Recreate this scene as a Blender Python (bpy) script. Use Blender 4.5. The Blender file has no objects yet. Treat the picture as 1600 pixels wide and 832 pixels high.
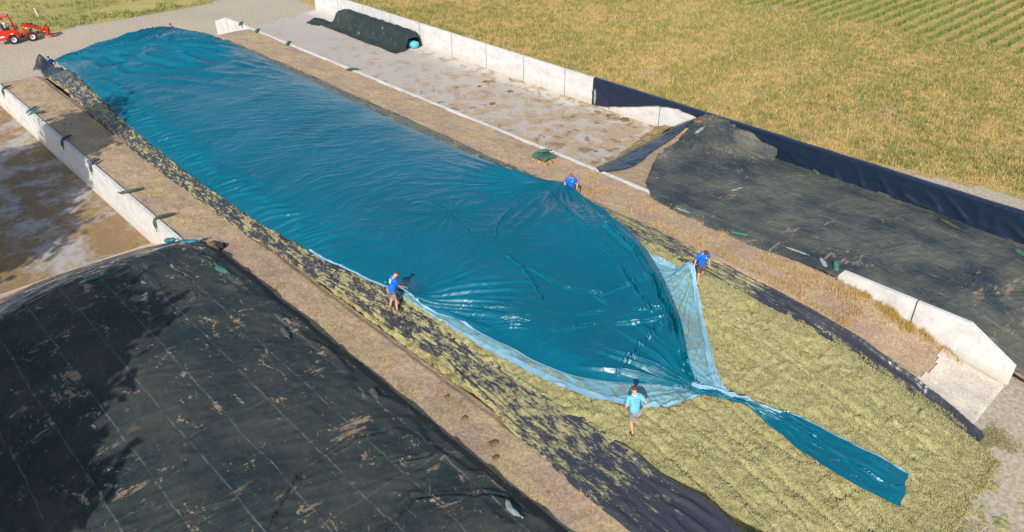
import bpy, math, random
import numpy as np
from mathutils import Vector, Matrix
random.seed(7)
rad = math.radians
S = bpy.context.scene
COL = S.collection

# ------------------------------------------------------------------ camera, sky, sun, exposure
cam_d = bpy.data.cameras.new('camera'); cam = bpy.data.objects.new('camera', cam_d); COL.objects.link(cam)
PITCH = 31.9547; YAW = 43.4054
cam.location = (0, 0, 19.6)
cam.rotation_euler = (rad(90 - PITCH), 0, rad(-YAW))
cam_d.sensor_width = 36.0; cam_d.lens = 1220.0 / 1600.0 * 36.0
cam_d.clip_start = 0.1; cam_d.clip_end = 3000
S.camera = cam
SUN_AZ = 236.0; SUN_EL = 34.5      # the sun stands behind and left of the camera
w = bpy.data.worlds.new('World'); S.world = w; w.use_nodes = True
wn = w.node_tree; sky = wn.nodes.new('ShaderNodeTexSky'); sky.sky_type = 'NISHITA'; sky.sun_disc = False
sky.sun_elevation = rad(SUN_EL); sky.sun_rotation = rad(SUN_AZ); sky.air_density = 1.0; sky.dust_density = 1.2
wn.links.new(sky.outputs[0], wn.nodes['Background'].inputs[0]); wn.nodes['Background'].inputs[1].default_value = 0.135
sl = bpy.data.lights.new('sun', 'SUN'); sl.energy = 4.25; sl.angle = rad(0.55); sl.color = (1.0, 0.95, 0.87)
so = bpy.data.objects.new('sun', sl); COL.objects.link(so)
so.rotation_euler = (rad(90 - SUN_EL), 0, rad(180 - SUN_AZ)); so.location = (-40, -30, 60)
S.view_settings.view_transform = 'Standard'; S.view_settings.look = 'None'
S.view_settings.exposure = 0.22; S.view_settings.gamma = 1.0; S.view_settings.use_curve_mapping = False
S.cycles.max_bounces = 6; S.cycles.transparent_max_bounces = 12; S.cycles.sample_clamp_indirect = 4.0

# ------------------------------------------------------------------ height functions
#H0
_rng = np.random.RandomState(5)
_perm = _rng.permutation(512); _perm = np.concatenate([_perm, _perm, _perm])
_gx = np.cos(np.arange(512) * 2.399963); _gy = np.sin(np.arange(512) * 2.399963)
def pn(x, y, seed=0):
    x = np.asarray(x, float) + seed * 17.31; y = np.asarray(y, float) + seed * 9.17
    xi = np.floor(x).astype(int); yi = np.floor(y).astype(int); xf = x - xi; yf = y - yi
    def g(ix, iy, dx, dy):
        h = _perm[_perm[ix & 511] + (iy & 511)]
        return _gx[h] * dx + _gy[h] * dy
    u = xf * xf * xf * (xf * (xf * 6 - 15) + 10); v = yf * yf * yf * (yf * (yf * 6 - 15) + 10)
    a = g(xi, yi, xf, yf); b = g(xi + 1, yi, xf - 1, yf); c = g(xi, yi + 1, xf, yf - 1); d = g(xi + 1, yi + 1, xf - 1, yf - 1)
    return (a + (b - a) * u + (c - a) * v + (a - b - c + d) * u * v) * 1.5
def fbm(x, y, seed=0, o=4, l=2.03, p=0.5):
    r = 0; a = 1
    for i in range(o):
        r = r + a * pn(x, y, seed + i * 3); x = x * l; y = y * l; a *= p
    return r
def ridge(x, y, seed=0, o=3):
    r = 0; a = 1
    for i in range(o):
        r = r + a * (1 - np.abs(pn(x, y, seed + i * 5)) * 2.0); x = x * 2.1; y = y * 2.1; a *= 0.5
    return r
def sm(a, b, x):
    t = np.clip((np.asarray(x, float) - a) / (b - a), 0, 1); return t * t * (3 - 2 * t)
def ip(x, pts):
    p = sorted(pts); return np.interp(x, [q[0] for q in p], [q[1] for q in p])
def gauss(x, y, cx, cy, s): return np.exp(-((x - cx) ** 2 + (y - cy) ** 2) / (2 * s * s))
H_WALL = 1.9
def berm_r(X, Y):      # the right embankment, falling to the ground at its near and far ends
    z = ip(Y, [(3.7, 0), (5.4, .2), (6, .42), (8, 1.02), (10, 1.36), (12, 1.65), (15, 1.85), (63, 1.85), (69.5, 0)])
    return z + 0.05 * fbm(X * .7, Y * .7, 3) * sm(.1, .6, z) - .04 * sm(3.95, 3.75, Y) - .05 * sm(69.2, 69.6, Y)
def berm_l(X, Y):
    z = 1.85 - 1.9 * sm(61.8, 66.5, Y) - 1.9 * sm(5.2, -.5, Y)
    return z + 0.06 * fbm(X * .6, Y * .6, 8) * sm(.1, .6, z)
def silage0(X, Y):     # smooth body of the pit
    mid = ip(Y, [(2.3, 0), (3.6, .38), (5, .85), (7, 1.36), (9, 1.68), (12, 1.9), (60.5, 1.95), (63, 1.35), (64.8, .8), (68, 0)])
    crown = 0.1 + 0.95 * sm(12.5, 25, Y)
    crown = crown * (1 - sm(58, 63.5, Y))
    u = np.abs(X - 19.5) / 6.9
    z = mid + crown * np.clip(1 - u ** 3, -0.1, 1)
    br = ip(Y, [(3.7, 0), (5.4, .2), (6, .42), (8, 1.02), (10, 1.36), (12, 1.65), (15, 1.85), (63, 1.85), (69.5, 0)]) - 0.12 * sm(5, 8, Y) + .10 * sm(7.5, 5.5, Y) * sm(3.2, 4.5, Y)
    k = sm(24.3, 25.9, X) * (1 - sm(13, 17, Y))
    return z * (1 - k) + br * k
def silage(X, Y):
    z = silage0(X, Y)
    toe = sm(0.0, .5, z)
    n = 0.085 * ridge(X * .8 + .4 * pn(X, Y, 4), Y * .8, 11, 4) - .05
    n = n + 0.04 * fbm(X * 1.6, Y * .5, 21, 3) + .05 * np.abs(pn(X * 1.9 + .5 * pn(X * 2, Y * 2, 6), Y * 2.3, 24)) + .04 * fbm(X * 4.2, Y * 4.6, 27, 3)
    n = n - .12 * np.maximum(0, 1 - np.abs(pn(X * 1.5 + pn(X, Y, 7), Y * .8, 29)) * 9) * (pn(X * .6, Y * .6, 30) > .05)
    # wheel ruts along the pit
    for i, cx in enumerate((15.5, 16.2, 17.0, 17.9, 18.7, 21.6, 22.4, 23.4)):
        xx = X - cx - .25 * pn(Y * .25, Y * 0 + i, 31) - 0.05 * (Y - 8)
        n = n - 0.24 * np.exp(-(xx / .075) ** 2) * np.clip(.6 + pn(Y * .8, Y * 0 + i, 33) * 1.2, 0, 1) * sm(2.8, 4.5, Y)
    edge = (0.05 * pn(X * 1.3, Y * 1.3, 44) + .05 * fbm(X * 3.3, Y * 3.3, 45, 3)) * (1 - toe)
    return z + n * toe + edge - .03
def heap_l(X, Y):      # covered heap in the left bay
    z = ip(X, [(-1.2, 1.0), (-.3, 2.1), (2, 2.75), (5, 3.0), (8, 2.85), (9.6, 2.6), (10.5, 2.35), (11.0, 1.92), (11.6, 1.80)])
    far = ip(Y, [(-5, 1), (29.5, 1), (31.5, .86), (32.5, .74), (34.3, .4), (36.6, .03), (37.5, 0)])
    return z * far
def heap_r(X, Y):      # covered heap in the right bay
    z = ip(X, [(27.5, 1.86), (29.5, 1.9), (30.3, 1.75), (32, 1.5), (36, 1.25), (39, .8), (40.7, .5)])
    z = z * ip(Y, [(1.0, 0), (3.4, .25), (6.5, .72), (9, .8), (11, .97), (40, 1)])
    z = z + gauss(X, Y, 40.4, 24.9, 1.7) * 1.15
    far = ip(Y - ip(X, [(29.5, 0), (40.6, 1.35)]), [(24.3, 1), (25.3, .82), (26.2, .3), (26.75, 0)])
    return z * far
#H1

# ------------------------------------------------------------------ object helpers
def tag(o, label=None, cat=None, group=None, kind=None):
    if label: o['label'] = label
    if cat: o['category'] = cat
    if group: o['group'] = group
    if kind: o['kind'] = kind
    return o
def empty(name, loc=(0, 0, 0), rz=0, parent=None):
    o = bpy.data.objects.new(name, None); COL.objects.link(o); o.location = loc; o.rotation_euler = (0, 0, rz)
    o.empty_display_size = .2
    if parent: o.parent = parent
    return o
class MB:
    def __init__(s): s.v = []; s.f = []; s.m = []
    def add(s, vs, fs, mi=0):
        b = len(s.v); s.v += [tuple(v) for v in vs]; s.f += [tuple(b + i for i in f) for f in fs]; s.m += [mi] * len(fs)
    def box(s, c, d, M=None, mi=0, bev=0.0):
        x, y, z = d[0] / 2, d[1] / 2, d[2] / 2
        if bev <= 0:
            vs = [Vector((i * x, j * y, k * z)) for k in (-1, 1) for j in (-1, 1) for i in (-1, 1)]
            fs = [(0, 2, 3, 1), (4, 5, 7, 6), (0, 1, 5, 4), (2, 6, 7, 3), (0, 4, 6, 2), (1, 3, 7, 5)]
        else:
            b = bev; vs = []; fs = []
            for zz, q in ((-z, b), (-z + b, 0), (z - b, 0), (z, b)):
                a, e = x - q, y - q
                vs += [Vector(p + (zz,)) for p in [(-a + b, -e), (a - b, -e), (a, -e + b), (a, e - b), (a - b, e), (-a + b, e), (-a, e - b), (-a, -e + b)]]
            for r in range(3):
                for i in range(8): fs.append((r * 8 + i, r * 8 + (i + 1) % 8, r * 8 + 8 + (i + 1) % 8, r * 8 + 8 + i))
            fs.append(tuple(range(7, -1, -1))); fs.append(tuple(range(24, 32)))
        if M is not None: vs = [M @ v for v in vs]
        s.add([Vector(c) + v for v in vs], fs, mi)
    def tube(s, pts, rs, n=8, mi=0, cap=True, sq=1.0):
        pts = [Vector(p) for p in pts]
        if not hasattr(rs, '__len__'): rs = [rs] * len(pts)
        vs = []; up = Vector((0, 0, 1))
        for i, p in enumerate(pts):
            d = (pts[min(i + 1, len(pts) - 1)] - pts[max(i - 1, 0)]).normalized()
            a = d.cross(up)
            if a.length < 1e-3: a = d.cross(Vector((0, 1, 0)))
            a.normalize(); b = a.cross(d).normalized()
            for k in range(n):
                t = 2 * math.pi * k / n
                vs.append(p + a * math.cos(t) * rs[i] + b * math.sin(t) * rs[i] * sq)
        fs = []
        for i in range(len(pts) - 1):
            for k in range(n): fs.append((i * n + k, i * n + (k + 1) % n, (i + 1) * n + (k + 1) % n, (i + 1) * n + k))
        if cap: fs += [tuple(range(n - 1, -1, -1)), tuple((len(pts) - 1) * n + k for k in range(n))]
        s.add(vs, fs, mi)
    def lathe(s, c, prof, axis='Y', n=20, mi=0):
        vs = []; fs = []
        for (h, r) in prof:
            for k in range(n):
                t = 2 * math.pi * k / n; a, b = r * math.cos(t), r * math.sin(t)
                vs.append(Vector(c) + (Vector((a, h, b)) if axis == 'Y' else Vector((h, a, b)) if axis == 'X' else Vector((a, b, h))))
        for i in range(len(prof) - 1):
            for k in range(n): fs.append((i * n + k, i * n + (k + 1) % n, (i + 1) * n + (k + 1) % n, (i + 1) * n + k))
        s.add(vs, fs, mi)
    def prism(s, poly, y0, y1, mi=0):      # polygon in XZ extruded along Y
        n = len(poly); vs = [Vector((x, y0, z)) for x, z in poly] + [Vector((x, y1, z)) for x, z in poly]
        fs = [tuple(range(n)), tuple(range(2 * n - 1, n - 1, -1))] + [(i, i + n, (i + 1) % n + n, (i + 1) % n) for i in range(n)]
        s.add(vs, fs, mi)
    def build(s, name, mats, parent=None, smooth=False):
        me = bpy.data.meshes.new(name); me.from_pydata([tuple(v) for v in s.v], [], s.f)
        for m in (mats if isinstance(mats, (list, tuple)) else [mats]): me.materials.append(m)
        me.polygons.foreach_set('material_index', s.m)
        me.polygons.foreach_set('use_smooth', [smooth] * len(me.polygons)); me.update()
        o = bpy.data.objects.new(name, me); COL.objects.link(o)
        if parent: o.parent = parent
        return o
def npmesh(name, V, F, mat, parent=None, smooth=True):
    me = bpy.data.meshes.new(name); V = np.ascontiguousarray(V, dtype=np.float32); F = np.ascontiguousarray(F, dtype=np.int32)
    k = F.shape[1]
    me.vertices.add(len(V)); me.vertices.foreach_set('co', V.ravel())
    me.loops.add(F.size); me.loops.foreach_set('vertex_index', F.ravel())
    me.polygons.add(len(F)); me.polygons.foreach_set('loop_start', np.arange(0, F.size, k, dtype=np.int32))
    me.polygons.foreach_set('loop_total', np.full(len(F), k, dtype=np.int32))
    me.update(calc_edges=True); me.polygons.foreach_set('use_smooth', np.full(len(F), smooth))
    me.materials.append(mat)
    o = bpy.data.objects.new(name, me); COL.objects.link(o)
    if parent: o.parent = parent
    return o
def gridmesh(name, X, Y, Z, mat, parent=None, keep=None, smooth=True):
    r, c = X.shape; V = np.stack([X, Y, Z], -1).reshape(-1, 3)
    i = np.arange(r * c).reshape(r, c)
    F = np.stack([i[:-1, :-1], i[:-1, 1:], i[1:, 1:], i[1:, :-1]], -1).reshape(-1, 4)
    if keep is not None:
        kq = (keep[:-1, :-1] & keep[:-1, 1:] & keep[1:, 1:] & keep[1:, :-1]).ravel(); F = F[kq]
        used = np.unique(F); remap = np.full(len(V), -1); remap[used] = np.arange(len(used)); V = V[used]; F = remap[F]
    # consistent upward normals
    a, b, d = V[F[0, 0]], V[F[0, 1]], V[F[0, 3]]
    if np.cross(b - a, d - a)[2] < 0: F = F[:, ::-1]
    return npmesh(name, V, F, mat, parent, smooth)
def grid(x0, x1, dx, y0, y1, dy):
    xs = np.linspace(x0, x1, max(2, int(round((x1 - x0) / dx)) + 1)); ys = np.linspace(y0, y1, max(2, int(round((y1 - y0) / dy)) + 1))
    return np.meshgrid(xs, ys)

# ------------------------------------------------------------------ material helpers
class Mt:
    def __init__(s, name):
        s.m = bpy.data.materials.new(name); s.m.use_nodes = True; s.nt = s.m.node_tree
        s.b = s.nt.nodes['Principled BSDF']; s.out = s.nt.nodes['Material Output']
        tc = s.nt.nodes.new('ShaderNodeTexCoord'); s.co = tc.outputs['Object']
    def set(s, k, v):
        if isinstance(v, bpy.types.NodeSocket): s.nt.links.new(v, s.b.inputs[k])
        else: s.b.inputs[k].default_value = (v + (1,)) if isinstance(v, tuple) and len(v) == 3 else v
        return s
    def map(s, scale=(1, 1, 1), rot=0, loc=(0, 0, 0), co=None):
        n = s.nt.nodes.new('ShaderNodeMapping'); n.inputs['Scale'].default_value = scale; n.inputs['Rotation'].default_value = (0, 0, rad(rot)); n.inputs['Location'].default_value = loc
        s.nt.links.new(co or s.co, n.inputs['Vector']); return n.outputs[0]
    def noise(s, sc, det=4, rough=.55, co=None, dist=0.0):
        n = s.nt.nodes.new('ShaderNodeTexNoise'); n.inputs['Scale'].default_value = sc; n.inputs['Detail'].default_value = det
        n.inputs['Roughness'].default_value = rough; n.inputs['Distortion'].default_value = dist
        s.nt.links.new(co or s.co, n.inputs['Vector']); return n.outputs['Fac']
    def voro(s, sc, co=None, feat='F1', out='Distance'):
        n = s.nt.nodes.new('ShaderNodeTexVoronoi'); n.feature = feat; n.inputs['Scale'].default_value = sc
        s.nt.links.new(co or s.co, n.inputs['Vector']); return n.outputs[out]
    def ramp(s, x, stops, interp='LINEAR'):
        n = s.nt.nodes.new('ShaderNodeValToRGB'); r = n.color_ramp; r.interpolation = interp
        while len(r.elements) < len(stops): r.elements.new(.5)
        for e, (p, c) in zip(r.elements, stops):
            e.position = p; e.color = (c, c, c, 1) if not hasattr(c, '__len__') else tuple(c) + (1,)
        s.nt.links.new(x, n.inputs[0]); return n.outputs[0]
    def math(s, op, a, b=0.0, c=None):
        n = s.nt.nodes.new('ShaderNodeMath'); n.operation = op
        for i, q in enumerate((a, b) if c is None else (a, b, c)):
            if isinstance(q, bpy.types.NodeSocket): s.nt.links.new(q, n.inputs[i])
            else: n.inputs[i].default_value = q
        return n.outputs[0]
    def mix(s, f, a, b, mode='MIX'):
        n = s.nt.nodes.new('ShaderNodeMix'); n.data_type = 'RGBA'; n.blend_type = mode
        for i, q in ((0, f), (6, a), (7, b)):
            if isinstance(q, bpy.types.NodeSocket): s.nt.links.new(q, n.inputs[i])
            else: n.inputs[i].default_value = q if i == 0 else tuple(q) + (1,)
        return n.outputs[2]
    def sep(s, co=None):
        n = s.nt.nodes.new('ShaderNodeSeparateXYZ'); s.nt.links.new(co or s.co, n.inputs[0]); return n.outputs
    def bump(s, h, st=.5, dist=.02, nrm=None):
        n = s.nt.nodes.new('ShaderNodeBump'); n.inputs['Strength'].default_value = st; n.inputs['Distance'].default_value = dist
        s.nt.links.new(h, n.inputs['Height'])
        if nrm is not None: s.nt.links.new(nrm, n.inputs['Normal'])
        s.nt.links.new(n.outputs[0], s.b.inputs['Normal']); return n.outputs[0]
def plain(name, col, rough=.6, metal=0.0, var=.15, sc=8, bump=0.0, coat=0.0):
    t = Mt(name); n = t.noise(sc, 4)
    d = tuple(c * (1 - var) for c in col); l = tuple(min(1, c * (1 + var)) for c in col)
    t.set('Base Color', t.ramp(n, [(.3, d), (.7, l)])).set('Roughness', rough).set('Metallic', metal)
    if coat: t.set('Coat Weight', coat)
    if bump: t.bump(t.noise(sc * 4, 3), bump, .01)
    return t.m

# road / ground
t = Mt('gravel_ground'); a = t.noise(.18, 5); b = t.noise(6, 6, .7); c = t.noise(45, 4, .8); st = t.noise(1.0, 5, .6, t.map((1, .25, 1), 25))
col = t.mix(t.ramp(a, [(.35, 0), (.65, 1)]), (.46, .385, .275), (.41, .345, .27)); col = t.mix(t.ramp(st, [(.45, 0), (.75, .55)]), col, (.41, .35, .20))
col = t.mix(.5, col, t.ramp(b, [(.39, (.25, .25, .25)), (.61, (.75, .75, .75))]), 'OVERLAY'); col = t.mix(.35, col, t.ramp(c, [(.39, (.2, .2, .2)), (.61, (.8, .8, .8))]), 'OVERLAY')
t.set('Base Color', col).set('Roughness', .95); t.bump(c, .5, .02); M_ground = t.m
# earth of the embankments
t = Mt('sandy_earth'); a = t.noise(.35, 5, .6); b = t.noise(3.5, 8, .75, dist=.4); c = t.noise(30, 5, .8); d = t.noise(9, 5, .7)
col = t.mix(t.ramp(a, [(.38, 0), (.62, 1)]), (.43, .30, .195), (.355, .245, .17))
col = t.mix(t.ramp(t.noise(.6, 6, .65, t.map((1.4, .7, 1))), [(.46, 0), (.64, .7)]), col, (.44, .345, .165))
col = t.mix(t.ramp(b, [(.56, 0), (.68, .55)]), col, (.29, .165, .075)); col = t.mix(t.ramp(t.noise(1.3, 9, .8, t.map((1.5, .6, 1))), [(.52, 0), (.64, .45)]), col, (.235, .165, .11))
col = t.mix(.55, col, t.ramp(d, [(.39, (.3, .3, .3)), (.61, (.72, .72, .72))]), 'OVERLAY'); col = t.mix(.5, col, t.ramp(c, [(.39, (.15, .15, .15)), (.61, (.85, .85, .85))]), 'OVERLAY')
t.set('Base Color', col).set('Roughness', .97); t.bump(t.math('ADD', b, c), .7, .03); M_earth = t.m
t = Mt('pale_sand'); c = t.noise(30, 5, .8); a = t.noise(.8, 6, .65)
t.set('Base Color', t.mix(.45, t.mix(t.ramp(a, [(.4, 0), (.6, 1)]), (.62, .46, .30), (.52, .38, .25)), t.ramp(c, [(.39, (.15, .15, .15)), (.61, (.85, .85, .85))]), 'OVERLAY')).set('Roughness', .97); t.bump(c, .6, .03); M_sand = t.m
# bunker floor, right bay
t = Mt('stained_concrete'); sp = t.sep(); a = t.noise(.55, 6, .62, dist=.3); b = t.noise(2.2, 7, .7, t.map((.55, 1, 1))); c = t.noise(25, 5, .8)
base = t.mix(t.ramp(t.noise(.25, 3), [(.35, 0), (.65, 1)]), (.42, .365, .315), (.455, .405, .345))
white = t.ramp(t.math('ADD', sp[0], t.math('MULTIPLY', b, 1.6)), [(0, 0), (1, 0)])
wn_ = t.nt.nodes.new('ShaderNodeMapRange'); wn_.inputs['From Min'].default_value = 39.4; wn_.inputs['From Max'].default_value = 40.1
t.nt.links.new(t.math('ADD', sp[0], t.math('MULTIPLY', b, 1.2)), wn_.inputs['Value'])
base = t.mix(t.math('MULTIPLY', wn_.outputs[0], .6), base, (.60, .57, .53))
# more silage remains towards the heap (lower y)
yr = t.nt.nodes.new('ShaderNodeMapRange'); yr.inputs['From Min'].default_value = 66; yr.inputs['From Max'].default_value = 28; yr.inputs['To Min'].default_value = -.045; yr.inputs['To Max'].default_value = .13
t.nt.links.new(sp[1], yr.inputs['Value'])
m1 = t.ramp(t.math('ADD', t.math('MULTIPLY_ADD', t.noise(1.05, 8, .68, t.map((1, .8, 1))), .65, t.math('MULTIPLY', a, .35)), t.math('MULTIPLY', yr.outputs[0], .62)), [(.535, 0), (.575, .75)])
base = t.mix(m1, base, (.40, .27, .145))
m2 = t.ramp(t.math('ADD', t.noise(1.1, 6, .7, dist=.6), t.math('MULTIPLY', yr.outputs[0], .6)), [(.625, 0), (.66, .8)])
base = t.mix(m2, base, (.20, .125, .06))
base = t.mix(.4, base, t.ramp(c, [(.39, (.2, .2, .2)), (.61, (.8, .8, .8))]), 'OVERLAY')
t.set('Base Color', base).set('Roughness', .9); t.bump(t.math('ADD', c, m1), .35, .02); M_floor_r = t.m
# left bay floor
t = Mt('muddy_concrete'); a = t.noise(.38, 8, .72, dist=.1); b = t.noise(1.8, 7, .72, t.map((1, .5, 1), -20)); c = t.noise(22, 5, .8)
base = t.mix(t.ramp(a, [(.47, 0), (.57, 1)]), (.235, .155, .075), (.38, .35, .33))
base = t.mix(t.ramp(b, [(.50, 0), (.64, .85)]), base, (.33, .22, .09)); base = t.mix(t.ramp(t.noise(.9, 5, .7), [(.60, 0), (.68, .8)]), base, (.14, .09, .04))
base = t.mix(.45, base, t.ramp(c, [(.39, (.2, .2, .2)), (.61, (.8, .8, .8))]), 'OVERLAY')
t.set('Base Color', base).set('Roughness', .9); t.bump(c, .4, .02); M_floor_l = t.m
# white concrete
t = Mt('white_concrete'); a = t.noise(.9, 6, .65, t.map((1, 1, 2.2))); b = t.noise(5, 6, .75, t.map((1, 1, .3))); c = t.noise(40, 4, .7)
col = t.mix(t.ramp(a, [(.35, 0), (.7, 1)]), (.64, .63, .61), (.50, .49, .47)); col = t.mix(t.ramp(b, [(.54, 0), (.70, .55)]), col, (.34, .33, .31)); col = t.mix(t.ramp(t.noise(2.0, 9, .8), [(.55, 0), (.66, .45)]), col, (.40, .36, .31))
sp = t.sep(); zr = t.nt.nodes.new('ShaderNodeMapRange'); zr.inputs['From Min'].default_value = .45; zr.inputs['From Max'].default_value = 0
t.nt.links.new(t.math('ADD', sp[2], t.math('MULTIPLY', a, -.25)), zr.inputs['Value']); col = t.mix(t.math('MULTIPLY', zr.outputs[0], .35), col, (.48, .36, .22))
t.set('Base Color', col).set('Roughness', .85); t.bump(c, .25, .01); M_wall = t.m
t = Mt('apron_concrete'); a = t.noise(.8, 7, .7, t.map((1, .5, 1), 30)); b = t.noise(12, 5, .75)
col = t.mix(t.ramp(a, [(.4, 0), (.62, 1)]), (.62, .55, .45), (.44, .38, .31)); col = t.mix(.4, col, t.ramp(b, [(.39, (.25, .25, .25)), (.61, (.75, .75, .75))]), 'OVERLAY')
t.set('Base Color', col).set('Roughness', .9); t.bump(b, .3, .01); M_apron = t.m
# field stubble ground and verge
t = Mt('field_ground'); a = t.noise(.07, 6, .62); b = t.noise(.8, 7, .72, t.map((1, 1, 1))); c = t.noise(9, 6, .8); d = t.noise(.16, 4, .6, dist=.6)
col = t.mix(t.ramp(b, [(.38, 0), (.62, 1)]), (.52, .345, .11), (.40, .275, .12)); col = t.mix(t.ramp(t.math('MULTIPLY_ADD', a, .6, t.math('MULTIPLY', b, .4)), [(.46, 0), (.60, .6)]), col, (.27, .245, .07))
col = t.mix(t.ramp(d, [(.60, 0), (.68, .6)]), col, (.42, .31, .22)); col = t.mix(.75, col, t.ramp(c, [(.39, (.15, .15, .15)), (.61, (.85, .85, .85))]), 'OVERLAY')
t.set('Base Color', col).set('Roughness', 1.0); t.bump(c, .8, .06); M_field = t.m
t = Mt('mown_verge'); a = t.noise(.13, 5, .6, dist=.4); b = t.noise(1.6, 7, .75, t.map((.35, 1.3, 1), 12)); c = t.noise(12, 5, .8)
col = t.mix(t.ramp(b, [(.35, 0), (.65, 1)]), (.21, .22, .045), (.42, .32, .12)); col = t.mix(t.ramp(a, [(.45, 0), (.62, .7)]), col, (.43, .35, .11))
col = t.mix(t.ramp(t.noise(.5, 5, .7), [(.6, 0), (.7, .6)]), col, (.20, .14, .06)); col = t.mix(.6, col, t.ramp(c, [(.39, (.2, .2, .2)), (.61, (.8, .8, .8))]), 'OVERLAY')
t.set('Base Color', col).set('Roughness', 1.0); t.bump(b, .7, .08); M_verge = t.m
# silage
t = Mt('chopped_silage'); a = t.noise(.5, 6, .6); b = t.noise(4.5, 8, .75, dist=.5); c = t.noise(38, 5, .85, t.map((1, .6, 1), 30)); d = t.voro(2.6, t.map((1.2, .8, 1)), 'DISTANCE_TO_EDGE')
col = t.mix(t.ramp(a, [(.36, 0), (.62, 1)]), (.43, .39, .18), (.355, .325, .14)); col = t.mix(t.ramp(b, [(.50, 0), (.66, .75)]), col, (.235, .205, .072))
col = t.mix(t.ramp(b, [(.30, .5), (.42, 0)]), col, (.60, .54, .29)); col = t.mix(.75, col, t.ramp(c, [(.39, (.12, .12, .12)), (.61, (.88, .88, .88))]), 'OVERLAY')
t.set('Base Color', col).set('Roughness', .95); t.bump(t.math('MULTIPLY_ADD', b, 1.0, t.math('MULTIPLY', c, .5)), 1.0, .06); M_silage = t.m
# blue tarpaulin
t = Mt('blue_tarpaulin'); a = t.noise(.25, 4); f = t.noise(2.2, 6, .6, t.map((.30, 1.5, 1), 20), .5); g = t.noise(7, 6, .65, t.map((.35, 1.1, 1), 28), .3); v = t.noise(1.0, 4, .55, t.map((.40, 1.5, 1), 16), .6)
t.set('Base Color', t.mix(t.ramp(a, [(.3, 0), (.7, 1)]), (.001, .097, .148), (.002, .119, .184))).set('Roughness', t.ramp(t.noise(.5, 6, .65), [(.38, .19), (.66, .36)])).set('Specular IOR Level', .34)
rd = t.ramp(t.math('ABSOLUTE', t.math('SUBTRACT', v, .5)), [(0, 1), (.045, 0)])
rd = t.math('MULTIPLY', rd, t.ramp(t.noise(.45, 3), [(.42, 0), (.58, 1)])); h = t.math('ADD', t.math('MULTIPLY', f, .36), t.math('ADD', t.math('MULTIPLY', g, .20), t.math('MULTIPLY', rd, .22))); t.bump(h, .6, .05); M_tarp = t.m
t = Mt('clear_blue_film'); f = t.noise(2.5, 6, .6, t.map((1.4, .5, 1), 30), 1.5)
t.set('Base Color', (.22, .50, .64)).set('Roughness', .2); t.bump(f, .6, .04)
tr = t.nt.nodes.new('ShaderNodeBsdfTransparent'); tr.inputs[0].default_value = (.86, .95, .97, 1); mx = t.nt.nodes.new('ShaderNodeMixShader')
lw = t.ramp(f, [(.36, .26), (.62, .68)]); t.nt.links.new(lw, mx.inputs[0]); t.nt.links.new(tr.outputs[0], mx.inputs[1]); t.nt.links.new(t.b.outputs[0], mx.inputs[2]); t.nt.links.new(mx.outputs[0], t.out.inputs[0]); M_film = t.m
t = Mt('film_edge'); f = t.noise(4, 5, .6, None, 1.0); t.set('Base Color', (.30, .53, .66)).set('Roughness', .25); t.bump(f, .5, .03)
tr = t.nt.nodes.new('ShaderNodeBsdfTransparent'); tr.inputs[0].default_value = (.8, .93, .97, 1); mx = t.nt.nodes.new('ShaderNodeMixShader'); mx.inputs[0].default_value = .78
t.nt.links.new(tr.outputs[0], mx.inputs[1]); t.nt.links.new(t.b.outputs[0], mx.inputs[2]); t.nt.links.new(mx.outputs[0], t.out.inputs[0]); M_film_edge = t.m
# black plastic with silage crumbs on it
def liner_mat(name, lo, hi, crumb=(.37, .33, .155), stretch=(1.4, .42, 1), rot=0, base=(.040, .042, .054), yfade=None):
    t = Mt(name); n = t.noise(3.0, 10, .82, t.map(stretch, rot), .25); n2 = t.noise(11, 7, .8, t.map(stretch, rot)); c = t.noise(38, 4, .85)
    v = t.math('MULTIPLY_ADD', n2, .35, t.math('MULTIPLY', n, .65))
    if yfade:
        sp = t.sep(); q = t.math('DIVIDE', sp[1], 70.0); v = t.math('ADD', v, t.math('SUBTRACT', t.ramp(q, [(y / 70.0, max(0, z_ + .5)) for y, z_ in yfade]), .5))
    m = t.ramp(v, [(lo, 0), (hi, 1)])
    cr = t.mix(.7, crumb, t.ramp(c, [(.39, (.15, .15, .15)), (.61, (.85, .85, .85))]), 'OVERLAY')
    t.set('Base Color', t.mix(m, base, cr)).set('Roughness', t.ramp(m, [(0, .27), (1, .95)]))
    w_ = t.noise(2.2, 6, .6, t.map((2.6, .5, 1), rot), 1.3)
    t.bump(t.math('ADD', t.math('MULTIPLY', w_, 1.2), t.math('ADD', m, t.math('MULTIPLY', t.math('MULTIPLY', m, c), .9))), .45, .05); return t.m
M_liner = liner_mat('black_plastic_left', .500, .530, yfade=[(3, -.10), (7, -.085), (10, -.01), (14, .03), (18, .01), (30, .0), (57, .0), (62.5, -.06), (64, -.3)])
M_liner_r = liner_mat('black_plastic_right', .505, .530, stretch=(2.2, .3, 1), yfade=[(8.5, -.25), (10, -.10), (13, .01), (20, .03), (30, .0), (60, .0)])
M_liner_s = liner_mat('black_plastic_sand', .525, .545, crumb=(.60, .44, .28), stretch=(.16, 1.5, 1), rot=6)
M_liner_c = liner_mat('dark_blue_plastic', .68, .74, crumb=(.28, .22, .16), stretch=(1, 1, 1), base=(.010, .020, .042))
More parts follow.
